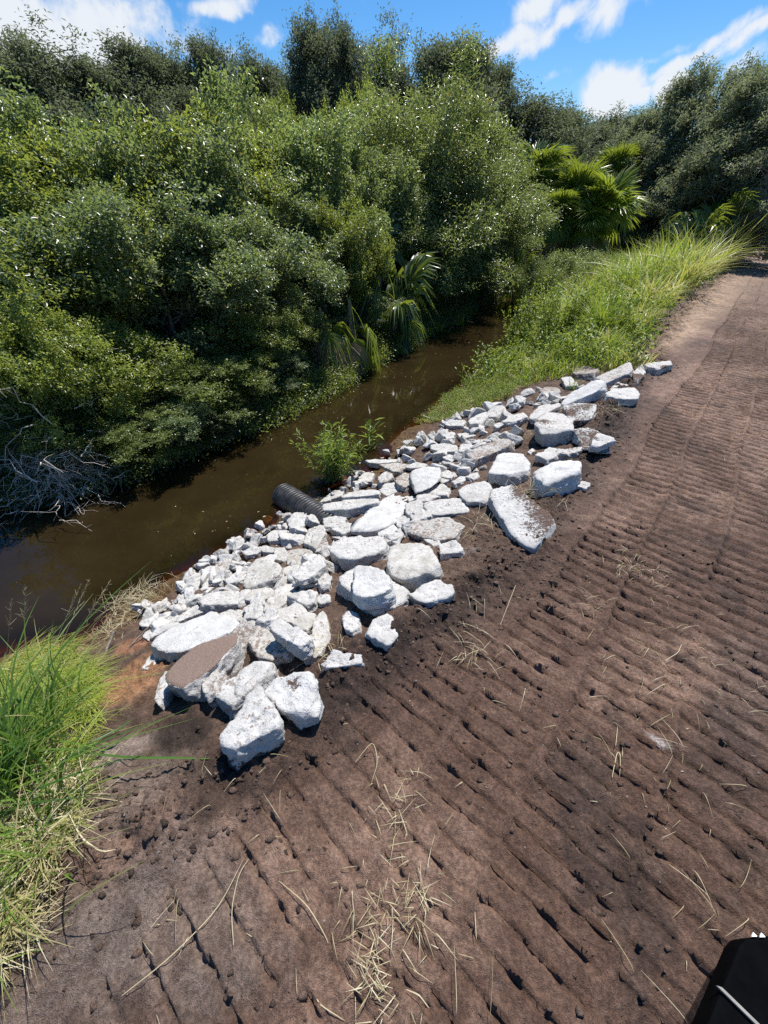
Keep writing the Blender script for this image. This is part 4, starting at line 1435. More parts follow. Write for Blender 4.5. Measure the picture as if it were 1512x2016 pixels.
# thin olive ground weeds below the far end of the rubble
n = 26000
s = GR.uniform(5.6, 10.8, n)
e, wr, wl = edges(s)
f = GR.random(n)
lo = np.interp(s, [5.6, 7.4, 8.6, 10.8], [.82, .55, .35, .25])
keep = (f > lo - .08 + .1 * fbm2(s, f, 3.0, 2)) & (GR.random(n) < .7 + .8 * fbm2(s, f * 3, 2.1, 3))
s, f, e, wr = s[keep], f[keep], e[keep], wr[keep]
t = e + (wr - e) * f
root = on_ground(s, t)
k = len(s)
a = GR.uniform(0, 6.28, k)
tag(grass_obj('ground_weeds', M_GRASS, root, .05 + .12 * GR.random(k), .006 + .006 * GR.random(k), .5 + .8 * GR.random(k), .72 + .40 * fbm2(s, t, 2.0, 3) + GR.normal(0, .2, k), GR),
    'low olive weeds and thin grass between the rubble and the canal', 'weeds', kind='stuff')
pts = np.repeat(root[GR.integers(0, k, 2600)], 14, 0)
pts = pts + np.c_[GR.normal(0, .035, (len(pts), 2)), GR.uniform(.02, .16, len(pts))]
me = leaf_mesh('leafy_ground_cover', pts, GR.normal(0, 1, (len(pts), 3)) + np.array([0, 0, .4]), .028, .015, GR, np.clip(GR.normal(.45, .2, len(pts)), 0, .9))
tag(link('leafy_ground_cover', me, M_WEED), 'small leaved creeping weeds along the near shore', 'weeds', kind='stuff')

# pale fine grass lying on the bank, bottom left
n = 15000
p0 = []
polyG = [(-160, 1300), (60, 1275), (150, 1275), (200, 1330), (200, 1400), (170, 1470), (150, 1530), (150, 1620), (110, 1700), (65, 1760), (45, 1860), (-150, 1980), (-200, 1600)]
cand = np.c_[GR.uniform(-3.4, -.95, 160000), GR.uniform(-.25, 2.3, 160000)]
rel = np.c_[cand, Hs(cand[:, 0], cand[:, 1]) - CAM_H]
dep = rel[:, 1] * CP - rel[:, 2] * SP
pu, pv = 756 + FPX * rel[:, 0] / dep, 1008 - FPX * (rel[:, 2] * CP + rel[:, 1] * SP) / dep
okm = np.zeros(len(cand), bool)
for i in range(len(polyG)):
    (x1, y1), (x2, y2) = polyG[i], polyG[i - 1]
    c = ((y1 > pv) != (y2 > pv)) & (pu < (x2 - x1) * (pv - y1) / (y2 - y1 + 1e-9) + x1)
    okm ^= c
okm &= (rel[:, 2] + CAM_H > WATER - .02) & (dep > .1)
cand, cpv, cpu = cand[okm], pv[okm], pu[okm]
den = fbm2(cand[:, 0], cand[:, 1], 4.0, 3)
sel = GR.random(len(cand)) < .55 + .7 * den
cand, cpv, cpu = cand[sel][:9000], cpv[sel][:9000], cpu[sel][:9000]
root = np.c_[cand, H(cand[:, 0], cand[:, 1])]
k = len(root)
ang = R(-20) + .9 * fbm2(cand[:, 0], cand[:, 1], 2.5, 2) + GR.normal(0, .8, k)
lean = np.c_[np.cos(ang), np.sin(ang), np.zeros(k)]
tone = .58 + .25 * fbm2(cand[:, 0], cand[:, 1], 3, 3) + GR.normal(0, .16, k) + .5 * sstep(cpv, 1560, 1700)
tag(grass_obj('grass', M_GRASS, root, (.09 + .20 * GR.random(k) ** 1.5), .0035 + .0045 * GR.random(k), .6 + 1.0 * GR.random(k), tone, GR, lean),
    'fine pale green grass hanging over the bank in the lower left corner', 'grass', kind='stuff')
# flattened straw mat below it
sel = cpv > 1540
root2 = np.repeat(root[sel], 2, 0) + np.c_[GR.normal(0, .05, (2 * sel.sum(), 2)), GR.uniform(.0, .05, 2 * sel.sum())]
k = len(root2)
tag(grass_obj('straw_mat', M_STRAW, root2, .05 + .14 * GR.random(k), .003 + .003 * GR.random(k), 1.35 + .45 * GR.random(k), GR.random(k), GR),
    'flattened dry straw at the left edge below the cane clump', 'straw', kind='stuff')

# tall cane grass clump at the left edge: one plant
def cane(name, px, py, nb, hmin, hmax, wd, spread, lean_to, label, tonebase=.25, up=.35, cat='grass clump', group=None, mat=None):
    p = hit(px, py)
    root = np.c_[GR.normal(0, spread, (nb, 2)), np.zeros(nb)]
    a = GR.uniform(0, 6.28, nb)
    lean = np.c_[np.cos(a), np.sin(a), np.zeros(nb)] * .8 + np.array([*lean_to, 0.0])
    lean = unit(lean) * GR.uniform(.6, 1.2, (nb, 1))
    lean[:, 2] = up * GR.random(nb)
    hg = GR.uniform(hmin, hmax, nb)
    tone = tonebase + GR.normal(0, .15, nb) + np.where(GR.random(nb) < .14, .55, 0)
    V, F, k = blades(root, hg, wd * GR.uniform(.5, 1.2, nb), lean, GR.uniform(.25, 1.25, nb), GR, 7)
    me = mesh_np(name, V, F)
    fattr(me, 'tone', np.repeat(np.clip(tone, 0, 1), k))
    o = link(name, me, mat or M_CANE)
    o.location = p
    return tag(o, label, cat, group)


cane('grass_clump', 20, 1560, 260, .45, .95, .020, .13, (.12, .1), 'tall broad-bladed green grass clump at the left edge of the photo')
cane('grass_clump', 70, 1430, 130, .30, .65, .013, .14, (.15, .2), 'yellow-green grass clump behind the tall broad-bladed one', .35)
cane('grass_clump', 118, 1590, 40, .2, .42, .014, .06, (.5, -.2), 'small grass clump leaning over the bare soil, right of the tall one', .3)
cane('grass_clump', 50, 1720, 160, .2, .5, .009, .11, (.3, -.3), 'mostly dry grass clump below the tall broad-bladed one', .62)
cane('grass_clump', 1175, 665, 170, .7, 1.5, .02, .10, (.0, .1), 'tall spiky grass clump right above the far end of the rubble', .3, mat=M_GRASS)
cane('grass_clump', 1255, 640, 140, .5, 1.15, .018, .13, (.2, -.2), 'yellowing grass clump at the corner of the tan track edge', .45, mat=M_GRASS)
cane('grass_clump', 1215, 700, 60, .15, .35, .012, .08, (.5, -.3), 'small flattened grass clump beside the grey stained bar', .5, mat=M_GRASS)
cane('grass_clump', 1128, 770, 40, .15, .32, .010, .05, (-.4, .1), 'little bright green grass clump left of the speckled far chunk', .15, mat=M_GRASS)


def long_blade(name, pix, z0, width, tone, label, cat, group=None, mat=None):
    """a single long blade or stalk through points given as (pixel, height over ground)"""
    P = []
    for (px, py, dz) in pix:
        P.append(hit(px, py, dz))
    P = np.array(P)
    # smooth through the points
    t = np.linspace(0, len(P) - 1, 14)
    Q = np.stack([np.interp(t, np.arange(len(P)), P[:, i]) for i in range(3)], 1)
    Q[1:-1] = (Q[:-2] + Q[1:-1] * 2 + Q[2:]) / 4
    Q[1:-1] = (Q[:-2] + Q[1:-1] * 2 + Q[2:]) / 4
    d = np.gradient(Q, axis=0)
    sd = unit(np.cross(d, [0.1, .2, 1.0]))
    w_ = width * (.38 if mat is not None else 1) * np.sin(np.pi * np.clip(np.linspace(.08, 1, 14), 0, 1)) ** .5 * .5 + .0003
    fold = np.array([0, 0, 1.0]) * (w_ * .4)[:, None]
    o0 = Q.mean(0)
    V = np.concatenate([Q - sd * w_[:, None] + fold, Q, Q + sd * w_[:, None] + fold]) - o0
    i = np.arange(13)
    F = np.concatenate([np.stack([i, i + 1, i + 15, i + 14], 1), np.stack([i + 14, i + 15, i + 29, i + 28], 1)])
    me = mesh_np(name, V, F, True)
    fattr(me, 'tone', np.full(len(V), tone))
    o = link(name, me, mat or M_CANE)
    o.location = o0
    return tag(o, label, cat, group)


long_blade('long_grass', [(150, 1480, .12), (250, 1492, .10), (340, 1492, .07), (418, 1494, .03)], 0, .013, .12, 'single long green blade reaching across the soil toward the lowest chunk', 'grass blade')
long_blade('long_grass', [(118, 1500, .10), (180, 1462, .10), (230, 1438, .08), (262, 1415, .06)], 0, .014, .02, 'single dark green blade slanting up over the grey soil', 'grass blade')
long_blade('long_grass', [(135, 1600, .1), (160, 1650, .08), (200, 1678, .05), (228, 1672, .03)], 0, .012, .80, 'straw coloured bent leaf over the bare soil', 'grass blade', mat=M_STRAW)

# flowering stalks over the water
def seed_stalk(px, py, qx, qy, d, label):
    p0 = hit(px, py)
    a = ray(qx, qy)
    k = math.hypot(*p0[:2]) / math.hypot(a[0], a[1]) * d
    p1 = a * k + np.array([0, 0, CAM_H])
    L = np.linalg.norm(p1 - p0)
    t = np.linspace(0, 1, 9)[:, None]
    Q = p0 * (1 - t) + p1 * t
    paths = [(Q - p0, np.linspace(.0024, .0008, 9))]
    for j in range(46):
        u = GR.uniform(.5, .97)
        b = (p0 * (1 - u) + p1 * u) - p0
        dr = unit(unit(p1 - p0) * .9 + GR.normal(0, .32, 3))
        l = L * .13 * GR.random() * (1.15 - u) * 2
        paths.append((np.array([b, b + dr * l * .6, b + dr * l]), np.array([.0011, .0011, .0007])))
    V, F = tubes(paths, 4)
    me = mesh_np('seed_stalk', V, F)
    fattr(me, 'tone', np.full(len(V), .75))
    o = link('seed_stalk', me, M_STRAW)
    o.location = p0
    tag(o, label, 'grass stalk', 'grass seed stalks over the dark water')


seed_stalk(47, 1300, 49, 1150, 1.0, 'straight upright grass seed stalk against the dark water')
seed_stalk(100, 1285, 160, 1148, 1.02, 'leaning seed stalk left of the two longest over the water')
seed_stalk(112, 1290, 176, 1138, 1.03, 'longest leaning seed stalk over the dark water')
seed_stalk(125, 1290, 218, 1142, 1.03, 'seed stalk leaning farthest toward the rubble')
seed_stalk(12, 1300, 24, 1175, 1.0, 'short faint seed stalk at the left edge')

# reeds along the far waterline
for i, (px, py, nb, sz, lb) in enumerate([
    (665, 765, 22, .34, 'reed clump where the far shore steps out, nearest to the low weeds'), (690, 745, 26, .34, 'pale bent reed clump on the far shore'), (712, 732, 26, .36, 'reed clump under the drooping palmetto'),
    (738, 712, 30, .36, 'dense reed clump at the far waterline'), (760, 705, 26, .34, 'reed clump standing farthest into the open water'), (785, 690, 22, .36, 'shaded reed clump under the willowy shrub'),
    (815, 672, 24, .40, 'tall shaded reed clump at the far waterline'), (840, 662, 22, .38, 'dark reed clump left of the last one'), (872, 650, 22, .40, 'dark reed clump near the canal bend'), (905, 640, 18, .36, 'last reed clump before the canal bend'),
    (640, 778, 18, .28, 'small reed clump beside the pale green weeds')]):
    p = hit(px, py, z=WATER)
    o = cane('reed_clump', px, py, nb, sz * .9, sz * 1.8, .022, .10, (.1, -.2), lb, .45, cat='reeds', group='reed clumps along the far waterline', mat=M_GRASS)
    o.location = (p[0], p[1], WATER - .06)


def leafy(name, mat, px, py, stems, hgt, spread, leafL, leafW, label, cat, group=None, per=34, lean=(0, 0), z=None, tone=.45, pinn=True):
    hgt, spread, leafL, leafW = hgt * 1.75, spread * 1.5, leafL * 1.45, leafW * 1.45
    """weed or sapling: upright shoots with leaves in two ranks"""
    p = hit(px, py, z=z)
    paths, P, Dr, T = [], [], [], []
    for i in range(stems):
        b = np.r_[GR.normal(0, spread * .3, 2), -.05]
        h = hgt * GR.uniform(.6, 1.05)
        tip = np.r_[b[:2] + GR.normal(0, spread, 2) + np.array(lean) * h, h]
        q, r_ = limb(b, tip, GR, .0045, .0015, 8, 0, .03)
        paths.append((q, r_))
        ax = unit(tip - b)
        sd = unit(np.cross(ax, GR.normal(size=3)))
        for j in range(per):
            u = .12 + .88 * j / per
            P.append(b + (tip - b) * u + GR.normal(0, .004, 3))
            Dr.append(ax * .75 + sd * (1 if j % 2 else -1) * (.9 if pinn else .5) + GR.normal(0, .25, 3) * (1 if pinn else 1.5))
            T.append(np.clip(tone + .25 * u + GR.normal(0, .1), 0, .9))
    V, F = leaves(np.array(P), np.array(Dr), leafL, leafW, GR, droop=.05)
    me = mesh_np('foliage', V, F)
    fattr(me, 'tone', np.repeat(np.array(T), 4))
    V, F = tubes(paths, 4)
    root = empty(name, p)
    fo = link('foliage', me, mat, root)
    fo['tint'] = .5
    link('stem', mesh_np('stem', V, F, True), M_BARK if name == 'sapling' else M_WEEDSTEM, root)
    return tag(root, label, cat, group)


M_WEEDSTEM = make_plain("weed_stem", (.10, .12, .03), (.20, .20, .06), 20, .6, .1)
leafy('sapling', M_WEED, 655, 945, 34, .52, .13, .075, .014, 'leafy willow sapling growing in the shallow water by the pipe', 'bush', z=WATER + .0, per=42, tone=.25)
leafy('weed', M_GRASS and M_WEED, 735, 880, 6, .30, .08, .13, .022, 'strappy green weed in the water right of the sapling', 'weed', per=8, z=WATER, tone=.4)
for (px, py, st_, hg, lb) in [
    (1005, 690, 10, .60, 'pinnate green weed nearest the water, leaning left'), (1030, 680, 12, .80, 'tall upright green weed at the canal bend'), (1062, 690, 14, .85, 'tallest feathery green weed of the row'),
    (1095, 672, 12, .70, 'feathery green weed right of the tallest'), (1125, 660, 14, .60, 'bushy green weed behind the spiky grass clump'), (1060, 650, 10, .7, 'feathery weed farther back against the water'),
    (1085, 720, 12, .42, 'short yellow-green weed in front of the feathery ones'), (1150, 640, 12, .6, 'green weed at the left end of the grass bank')]:
    leafy('weed', M_WEED, px, py, st_ + 6, hg * 1.15, .15, .085, .022, lb, 'weed', 'feathery weeds at the canal bend', per=30, tone=.40)
for (px, py, st_, hg, lb) in [
    (1150, 600, 16, .5, 'leafy weed in the bright grass nearest the water'), (1200, 590, 20, .5, 'broad-leafed weed in the bright grass'), (1240, 600, 22, .55, 'broad-leafed weed with pale leaves in the middle of the grass bank'),
    (1280, 590, 18, .5, 'broad-leafed weed close to the tan track edge'), (1210, 650, 20, .45, 'broad-leafed weed left of the yellowing clump'), (1300, 550, 16, .5, 'broad-leafed weed farther up the grass bank')]:
    leafy('weed', M_WEED, px, py, st_, hg, .22, .06, .034, lb, 'weed', 'broad-leafed weeds in the grass bank', per=26, tone=.5, pinn=False)
for (px, py, lb) in [(590, 785, 'pale green leafy weed at the far waterline left of the reeds'), (612, 770, 'pale green leafy weed touching the first reed clump'), (565, 790, 'pale weed at the far waterline under the green shrub')]:
    leafy('weed', M_LIME, px, py, 14, .28, .10, .05, .03, lb, 'weed', 'pale weeds at the far waterline', per=20, tone=.5, pinn=False, z=WATER + .03)

# dry straw tufts
def straw_heap(px, py, nb, spread, L, label, up=.5, cols=None, lift=.02, group=None):
    p = hit(px, py)
    nb = int(nb * .68)
    rt = np.c_[GR.normal(0, spread, (nb, 2)), GR.uniform(0, lift, nb)]
    zz = H(p[0] + rt[:, 0], p[1] + rt[:, 1]) - p[2]
    rt[:, 2] += zz
    a = GR.uniform(0, 6.28, nb)
    lean = np.c_[np.cos(a), np.sin(a), np.zeros(nb)]
    V, F, k = blades(rt, L * .72 * GR.uniform(.25, 1.1, nb), .0016 + .0020 * GR.random(nb), lean, GR.uniform(1.1, 1.75, nb) * (1.15 - .5 * up), GR, 6)
    me = mesh_np('straw_tuft', V, F)
    fattr(me, 'tone', np.repeat(GR.random(nb), k))
    o = link('straw_tuft', me, M_STRAW)
    o.location = p
    return tag(o, label, 'straw', group)


GS = 'tufts of dry straw on the soil and rubble'
straw_heap(270, 1185, 420, .13, .26, 'big mat of dry straw at the shore by the left end of the rubble', .3, lift=.10, group=GS)
straw_heap(225, 1235, 180, .10, .20, 'frayed straw and roots on the eroded bank edge left of the rubble', .3, lift=.06, group=GS)
straw_heap(820, 875, 130, .12, .26, 'straw tuft at the waterline by the far half of the rubble', .5, group=GS)
straw_heap(930, 1290, 60, .09, .17, 'loose straw tuft on the brown soil in the middle of the photo', .3, group=GS)
straw_heap(1250, 1125, 90, .10, .12, 'small straw wisp pressed into the track prints', .2, group=GS)
straw_heap(790, 1600, 60, .10, .13, 'straw wisp, uppermost of the three in the foreground', .1, group=GS)
straw_heap(815, 1780, 80, .055, .11, 'straw tuft right of the largest foreground heap', .25, group=GS)
straw_heap(730, 1830, 90, .06, .10, 'largest straw heap in the foreground soil', .2, group=GS)
straw_heap(735, 1955, 50, .04, .10, 'straw wisp nearest the bottom edge', .2, group=GS)
straw_heap(1040, 985, 110, .09, .26, 'straw standing on the big soil covered slab', .75, lift=.12, group=GS)
straw_heap(1185, 820, 80, .12, .22, 'straw tuft beside the soil caked block', .4, lift=.08, group=GS)
straw_heap(1020, 860, 70, .10, .20, 'straw in the gap left of the many-sided boulder', .4, lift=.08, group=GS)
straw_heap(970, 840, 90, .10, .20, 'yellow straw bunch among the far shore chunks', .4, lift=.10, group=GS)
straw_heap(640, 1285, 50, .08, .15, 'straw wisps by the creamy triangular slab', .2, lift=.05, group=GS)
straw_heap(940, 1040, 70, .10, .18, 'straw wisps between the oblong block and the big soil covered slab', .3, lift=.04, group=GS)
straw_heap(625, 990, 60, .06, .14, 'straw at the buried end of the pipe', .5, lift=.06, group=GS)
straw_heap(690, 1010, 30, .06, .12, 'straw on the beam-shaped block', .3, lift=.1, group=GS)

# scattered clippings all over the road and bank
n = 1500
sx = np.r_[GR.uniform(-1.0, 3.2, n // 2), GR.uniform(0, 9, n // 2)]
tx = np.r_[GR.uniform(-1.2, 1.6, n // 2), GR.uniform(-1.0, 3.5, n // 2)]
den = fbm2(sx, tx, 1.4, 3)
kk = GR.random(n) < .30 + 1.2 * den
sx, tx = sx[kk], tx[kk]
root = on_ground(sx, tx)
root[:, 2] += .004
k = len(root)
tag(grass_obj('dry_clippings', M_STRAW, root, .02 + .11 * GR.random(k) ** 2, .0011 + .0016 * GR.random(k), 1.5 + .22 * GR.random(k), GR.random(k), GR, segs=6),
    'dry grass clippings strewn over the muddy track', 'straw', kind='stuff')
for pts_, wd, tn, lb in [
    ([(700, 1500, .01), (735, 1455, .03), (745, 1500, .02), (730, 1545, .01)], .006, .7, 'bent straw stalk above the foreground straw'),
    ([(550, 1735, .01), (605, 1780, .03), (640, 1840, .02), (655, 1880, .01)], .006, .6, 'long straw stalk left of the largest foreground heap'),
    ([(610, 1910, .01), (625, 1975, .02), (680, 2010, .01)], .008, .25, 'greenish stalk at the bottom edge'),
    ([(800, 1948, .01), (825, 1958, .03), (845, 1985, .01)], .008, .8, 'short pale straw curl at the bottom edge'),
    ([(1205, 1530, .01), (1215, 1478, .02), (1222, 1485, .03), (1220, 1530, .01)], .010, .4, 'frayed hook of green straw on the track prints'),
    ([(1212, 1468, .01), (1216, 1430, .02)], .008, .5, 'short frayed straw piece above the hook-shaped one'),
    ([(935, 1795, .01), (938, 1850, .02)], .007, .3, 'short green straw lying on the track, right of the heaps'),
    ([(1310, 1300, .01), (1335, 1285, .02), (1342, 1268, .01)], .006, .85, 'small white straw bent on the upper track prints'),
    ([(240, 1960, .01), (330, 1890, .03), (430, 1790, .02), (480, 1690, .01)], .007, .7, 'long dry stalk lying across the lower left soil'),
    ([(460, 1860, .02), (455, 1790, .02), (470, 1720, .02), (490, 1690, .01)], .005, .75, 'dry stalk beside the long one in the lower left'),
    ([(985, 1230, .01), (1020, 1140, .03), (1030, 1120, .01)], .005, .8, 'thin stalk below the big soil covered slab'),
    ([(1085, 1010, .03), (1112, 980, .03), (1120, 1020, .02), (1098, 1052, .01)], .005, .8, 'kinked stalk right of the big soil covered slab')]:
    long_blade('straw_stalk', pts_, 0, wd, tn, lb, 'straw', 'single straw stalks on the soil', M_STRAW)

# soil clods, pebbles
def clods(name, m, mat, where, smin, smax, label, cat):
    V0, F0 = ico(1) if m == 1 else ico(2)
    P = where
    k = len(P)
    sc = smin + (smax - smin) * GR.random(k) ** 5
    dv = GR.uniform(.35, 1.5, (k, len(V0), 1))
    V = V0[None] * dv * sc[:, None, None] * np.array([1.2, .9, .55])
    V = V + P[:, None, :] + np.array([0, 0, .05]) * sc[:, None, None]
    F = (F0[None] + (np.arange(k) * len(V0))[:, None, None]).reshape(-1, 3)
    me = mesh_np(name, V.reshape(-1, 3), F, False)
    return me


n = 18000
s = np.r_[GR.uniform(-.8, 9, n // 2), GR.uniform(-.9, 3.5, n // 2)]
e, wr, wl = edges(s)
t = np.r_[e[:n // 2] + GR.normal(.02, .18, n // 2), GR.uniform(-1.5, 1.9, n // 2)]
kk = GR.random(n) < np.where(np.arange(n) < n // 2, .95, .35 + 1.3 * fbm2(s, t, 2.2, 3))
W_ = on_ground(s[kk], t[kk])
me = clods('soil_clods', 1, None, W_, .002, .017, '', '')
cattr(me, 'soil_col', np.repeat(np.array([.115, .078, .058]) * GR.uniform(.6, 1.8, (len(W_), 1)), len(me.vertices) // len(W_), 0))
tag(link('soil_clods', me, M_SOIL), 'crumbled dark soil clods along the rubble and on the track', 'soil', kind='stuff')
n = 1600
s, t = GR.uniform(-1, 5, n), GR.uniform(-1.3, 2.2, n)
W_ = on_ground(s, t)
me = clods('pebbles', 1, None, W_, .0015, .007, '', '')
cattr(me, 'soil_col', np.repeat(np.array([.50, .46, .41]) * GR.uniform(.5, 1.2, (n, 1)), len(me.vertices) // n, 0))
tag(link('pebbles', me, M_SOIL), 'tiny pale pebbles and chalk crumbs on the track', 'gravel', kind='stuff')
n = 500
cs = []
while len(cs) < n:
    px, py = GR.uniform(270, 1240), GR.uniform(740, 1300)
    if inside(px, py, PILE):
        cs.append(hit(px, py, .01))
me = clods('white_gravel', 1, None, np.array(cs), .004, .024, '', '')
fattr(me, 'soil', np.zeros(len(me.vertices)))
fattr(me, 'brown', np.zeros(len(me.vertices)))
o = link('white_gravel', me, M_ROCK)
o['cream'], o['dirt'] = .6, .3
tag(o, 'white gravel crumbs between the chunks', 'gravel', kind='stuff')

# shaded undergrowth covering the far bank down to the water
k = 2600
s = GR.uniform(-2.5, 18, k)
e, wr, wl = edges(s)
g = GR.uniform(-.28, 2.2, k) ** 1.0
C = on_ground(s, wl - g)
C[:, 2] = np.maximum(C[:, 2], WATER)
rep = 34
pts = np.repeat(C, rep, 0) + np.c_[GR.normal(0, .10, (k * rep, 2)), GR.uniform(.0, .42, k * rep) * np.repeat(GR.uniform(.3, 1.2, k), rep)]
me = leaf_mesh('undergrowth', pts, GR.normal(0, 1, (k * rep, 3)) + np.array([.2, -.4, .3]), .065, .026, GR, np.clip(np.repeat(GR.normal(.28, .2, k), rep) + GR.normal(0, .1, k * rep), 0, .9))
o = link('undergrowth', me, M_BAY)
o['tint'] = .15
tag(o, 'shaded leafy undergrowth covering the far bank down to the water', 'undergrowth', kind='stuff')
k = 5200
s = GR.uniform(-1.5, 15, k)
e, wr, wl = edges(s)
root = on_ground(s, wl + GR.uniform(-.35, .10, k))
root[:, 2] = np.maximum(root[:, 2], WATER - .02)
tag(grass_obj('shore_grass', M_GRASS, root, .10 + .22 * GR.random(k), .008 + .007 * GR.random(k), .6 + .8 * GR.random(k), np.clip(GR.normal(.35, .3, k), 0, 1), GR),
    'ragged grass and dead blades at the far waterline', 'grass', kind='stuff')

# leaves and scum afloat
n = 420
s = GR.uniform(-1, 14, n)
e, wr, wl = edges(s)
t = wl + (wr - wl) * (.5 + .45 * GR.uniform(-1, 1, n))
kk = GR.random(n) < .4 + 1.3 * fbm2(s, t, 1.1, 3)
x, y = xy(s[kk], t[kk])
P = np.c_[x, y, np.full(len(x), WATER + .004)]
a = GR.uniform(0, 6.28, len(P))
d3 = np.c_[np.cos(a), np.sin(a), np.zeros(len(P))]
sd = np.c_[-np.sin(a), np.cos(a), np.zeros(len(P))]
l = .004 + .018 * GR.random(len(P))[:, None] ** 3
V = np.stack([P - d3 * l, P + sd * l * .45, P + d3 * l, P - sd * l * .45 + np.array([0, 0, .002])], 1).reshape(-1, 3)
me = mesh_np('floating_leaves', V, np.arange(len(V)).reshape(-1, 4))
fattr(me, 'tone', np.repeat(GR.random(len(P)), 4))
tag(link('floating_leaves', me, M_STRAW), 'bits of leaf and seed floating on the brown canal', 'floating debris', kind='stuff')

# ------------------------------------------------------------------ dead brush
def brush(name, px, py, dist, n, R0, hgt, label, down=.6, z=None, thick=.008):
    x, y, zt = spot(px, py, dist)
    z0 = WATER + .05 if z is None else z
    rng = np.random.default_rng(int(px * 7 + py))
    stems, twigs = [], []
    for i in range(n):
        a = rng.uniform(0, 6.28)
        b = np.r_[rng.normal(0, R0 * .35, 2), rng.uniform(.0, hgt * .8)]
        q = b + np.r_[math.cos(a) * R0 * rng.uniform(.3, 1), math.sin(a) * R0 * rng.uniform(.3, 1), rng.uniform(-down, .5) * hgt]
        q[2] = max(q[2], -.03)
        p, r_ = limb(b, q, rng, thick * rng.uniform(.4, 1.2), thick * .3, 8, rng.uniform(-.1, .25), .05)
        (stems if i < n * .2 else twigs).append((p, r_))
        for _ in range(4):
            j = rng.integers(2, 8)
            e = p[j] + rng.normal(0, .22, 3) * R0 * .6 + np.array([0, 0, -.05])
            e[2] = max(e[2], -.03)
            twigs.append(limb(p[j], e, rng, thick * .32, thick * .12, 5, rng.uniform(-.2, .2), .05))
    root = empty(name, (x, y, z0))
    for nm, ps in (('limb', stems), ('twigs', twigs)):
        V, F = tubes(ps, 4)
        link(nm, mesh_np(nm, V, F, True), M_DEADW, root)
    return tag(root, label, 'dead bush', 'bare grey dead brush on the far bank')


brush('dead_bush', 50, 845, 6.5, 120, .80, .80, 'large tangle of bare grey branches at the left edge of the water', .9)
brush('dead_bush', 140, 905, 6.45, 80, .52, .45, 'bare grey brush trailing into the water right of the large tangle', .9)
brush('dead_bush', 15, 780, 6.9, 60, .7, 1.3, 'dark bare brush above the large tangle at the left edge', .7)
brush('dead_bush', 572, 590, 9.6, 34, .5, 1.25, 'hanging bare grey twigs between the shrub and the drooping palmetto', 1.0, thick=.010)
brush('dead_bush', 600, 680, 9.5, 30, .4, .4, 'small bare brush below the hanging grey twigs', .8)

# sticks
def stick(px0, py0, px1, py1, dz0, dz1, r, label, mat=None):
    a, b = hit(px0, py0, dz0), hit(px1, py1, dz1)
    p, r_ = limb(np.zeros(3), b - a, GR, r, r * .8, 8, 0, .015)
    V, F = tubes([(p, r_)], 7)
    o = link('stick', mesh_np('stick', V, F, True), mat or M_BARK)
    o.location = a
    tag(o, label, 'stick', 'sticks on the bank')


stick(253, 1276, 299, 1228, .01, .10, .008, 'brown stick leaning on the leftmost square chunk')
stick(207, 1288, 225, 1242, .01, .12, .011, 'grey stick stuck in the eroded bank edge')
stick(796, 813, 850, 824, .03, .03, .014, 'pale stick afloat at the near shore', M_DEADW)
stick(735, 845, 770, 862, -.02, .02, .012, 'pale forked stick beside the strappy weed', M_DEADW)

# ------------------------------------------------------------------ corrugated drain pipe
PA = hit(556, 974, z=WATER + .05)
PB = hit(640, 1022, z=WATER + .17)
ax = unit(PB - PA)
ax = unit(np.array([ax[0], ax[1], ax[2] * .6]))
r0, r1 = .150, .180
pitch = .052
prof = []
nr = 22
for i in range(nr):
    x0 = i * pitch
    prof += [(x0, r0), (x0 + .010, r0), (x0 + .016, r1 - .004), (x0 + .022, r1), (x0 + .034, r1), (x0 + .040, r1 - .004), (x0 + .046, r0)]
outer = prof + [(nr * pitch, r0)]
inner = [(nr * pitch, r0 - .012), (0.0, r0 - .012)]
n1 = unit(np.cross(ax, [0, 0, 1.0]))
n2 = np.cross(n1, ax)
prw = empty('drain_pipe', PA)


def lathe(profile, closed, seg=40):
    ang = np.linspace(0, 2 * np.pi, seg, endpoint=False)
    pr = np.array(profile)
    V = pr[:, 0][:, None, None] * ax + pr[:, 1][:, None, None] * (np.cos(ang)[None, :, None] * n1 + np.sin(ang)[None, :, None] * n2)
    n = len(pr)
    m = n if closed else n - 1
    F = []
    for i in range(m):
        j = (i + 1) % n
        k = np.arange(seg)
        F.append(np.stack([i * seg + k, j * seg + k, j * seg + (k + 1) % seg, i * seg + (k + 1) % seg], 1))
    return V.reshape(-1, 3), np.concatenate(F)


V, F = lathe(outer + inner, True)
link('corrugated_wall', mesh_np('corrugated_wall', V, F, True), M_PIPE, prw)
tag(prw, 'black corrugated plastic drain pipe sticking out of the rubble into the canal', 'pipe')

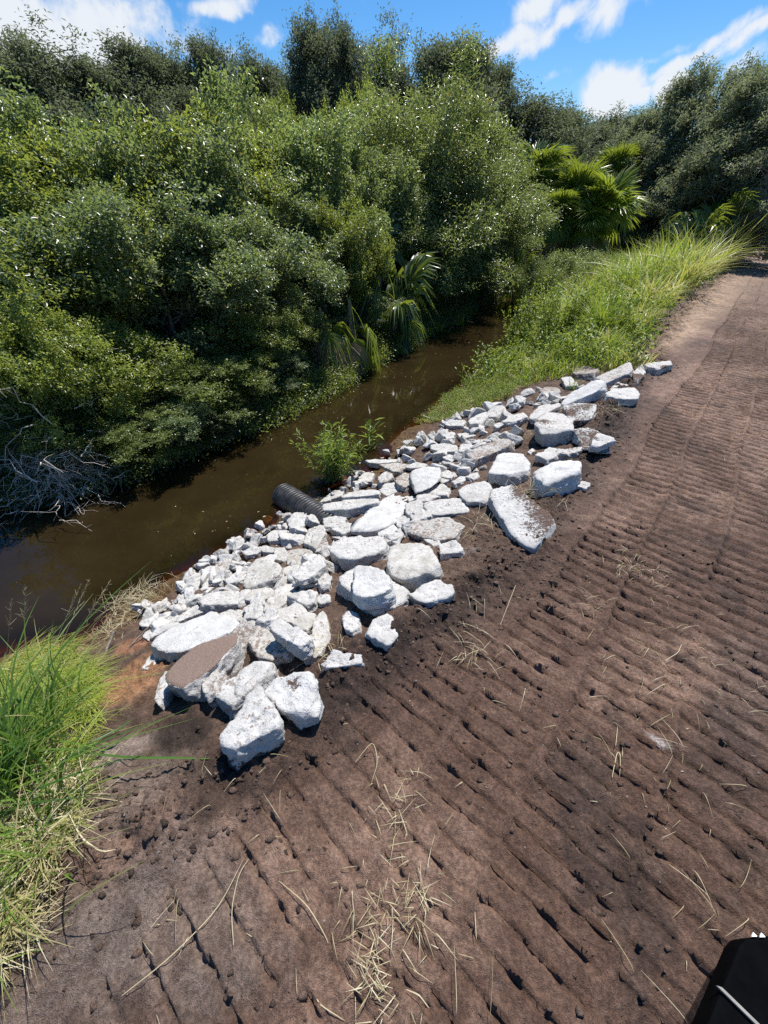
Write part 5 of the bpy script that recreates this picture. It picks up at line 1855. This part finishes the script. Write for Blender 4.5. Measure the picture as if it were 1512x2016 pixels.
# ------------------------------------------------------------------ black corner of the machine the picture was taken from
M_BLACK = make_plain("black_panel", (.0012, .0013, .0018), (.0025, .0027, .0034), 30, .8, .05, .002, .03)
M_MARK, qm = new_mat("white_decal")
finish(qm, Base_Color=(.85, .85, .85, 1), Roughness=.5)
mg, qg = new_mat("smoked_glass")
trn = qg.n('ShaderNodeBsdfTransparent', {'Color': (.52, .55, .58, 1)})
glo = qg.n('ShaderNodeBsdfGlossy', {'Color': (.8, .85, .9, 1), 'Roughness': .06})
mxg = qg.n('ShaderNodeMixShader', {0: .10, 1: trn.outputs[0], 2: glo.outputs[0]})
qg.n('ShaderNodeOutputMaterial', {'Surface': mxg.outputs[0]})


def slab(name, pix, z1, thick, mat, parent, org, bev=.006):
    bm = bmesh.new()
    vs = [bm.verts.new(hit(px, py, z=z1) - org) for px, py in pix]
    f = bm.faces.new(vs)
    bm.normal_update()
    if f.normal.z < 0:
        f.normal_flip()
    ex = bmesh.ops.extrude_face_region(bm, geom=[f])
    for v in [g for g in ex['geom'] if isinstance(g, bmesh.types.BMVert)]:
        v.co.z -= thick
    bmesh.ops.recalc_face_normals(bm, faces=bm.faces)
    if bev:
        bmesh.ops.bevel(bm, geom=list(bm.edges), offset=bev, segments=2, affect='EDGES', profile=.6)
    me = bpy.data.meshes.new(name)
    bm.to_mesh(me)
    bm.free()
    return link(name, me, mat, parent)


org = hit(1460, 1990, z=.0)
mch = empty('machine_cab', org)
tag(mch, 'black corner panel of a machine with a smoked glass edge, at the lower right', 'machine')
ZP = 1.25
slab('panel', [(1455, 1862), (1468, 1846), (1512, 1842), (2700, 1842), (2700, 2130), (1360, 2130), (1392, 2016)], ZP, .05, M_BLACK, mch, org)
slab('glass', [(1456, 1856), (1466, 1850), (1470, 1870), (1400, 2100), (1318, 2100), (1352, 2004), (1400, 1916)], ZP - .075, .006, mg, mch, org, 0)
slab('trim_strip', [(1411, 1940), (1422, 1944), (1500, 2020), (1492, 2020)], ZP + .006, .005, make_plain("grey_trim", (.20, .19, .17), (.30, .28, .25), 20, .5), mch, org, 0)
for k_, (px, py) in enumerate([(1486, 1840), (1502, 1841)]):
    slab('decal', [(px - 6, py + 4), (px - 3, py - 5), (px + 5, py + 3), (px + 4, py + 4)], ZP + .004, .003, M_MARK, mch, org, 0)
slab('body', [(2690, 1860), (3100, 1860), (3100, 2120), (2690, 2120)], ZP + .01, ZP + .01, M_BLACK, mch, org)
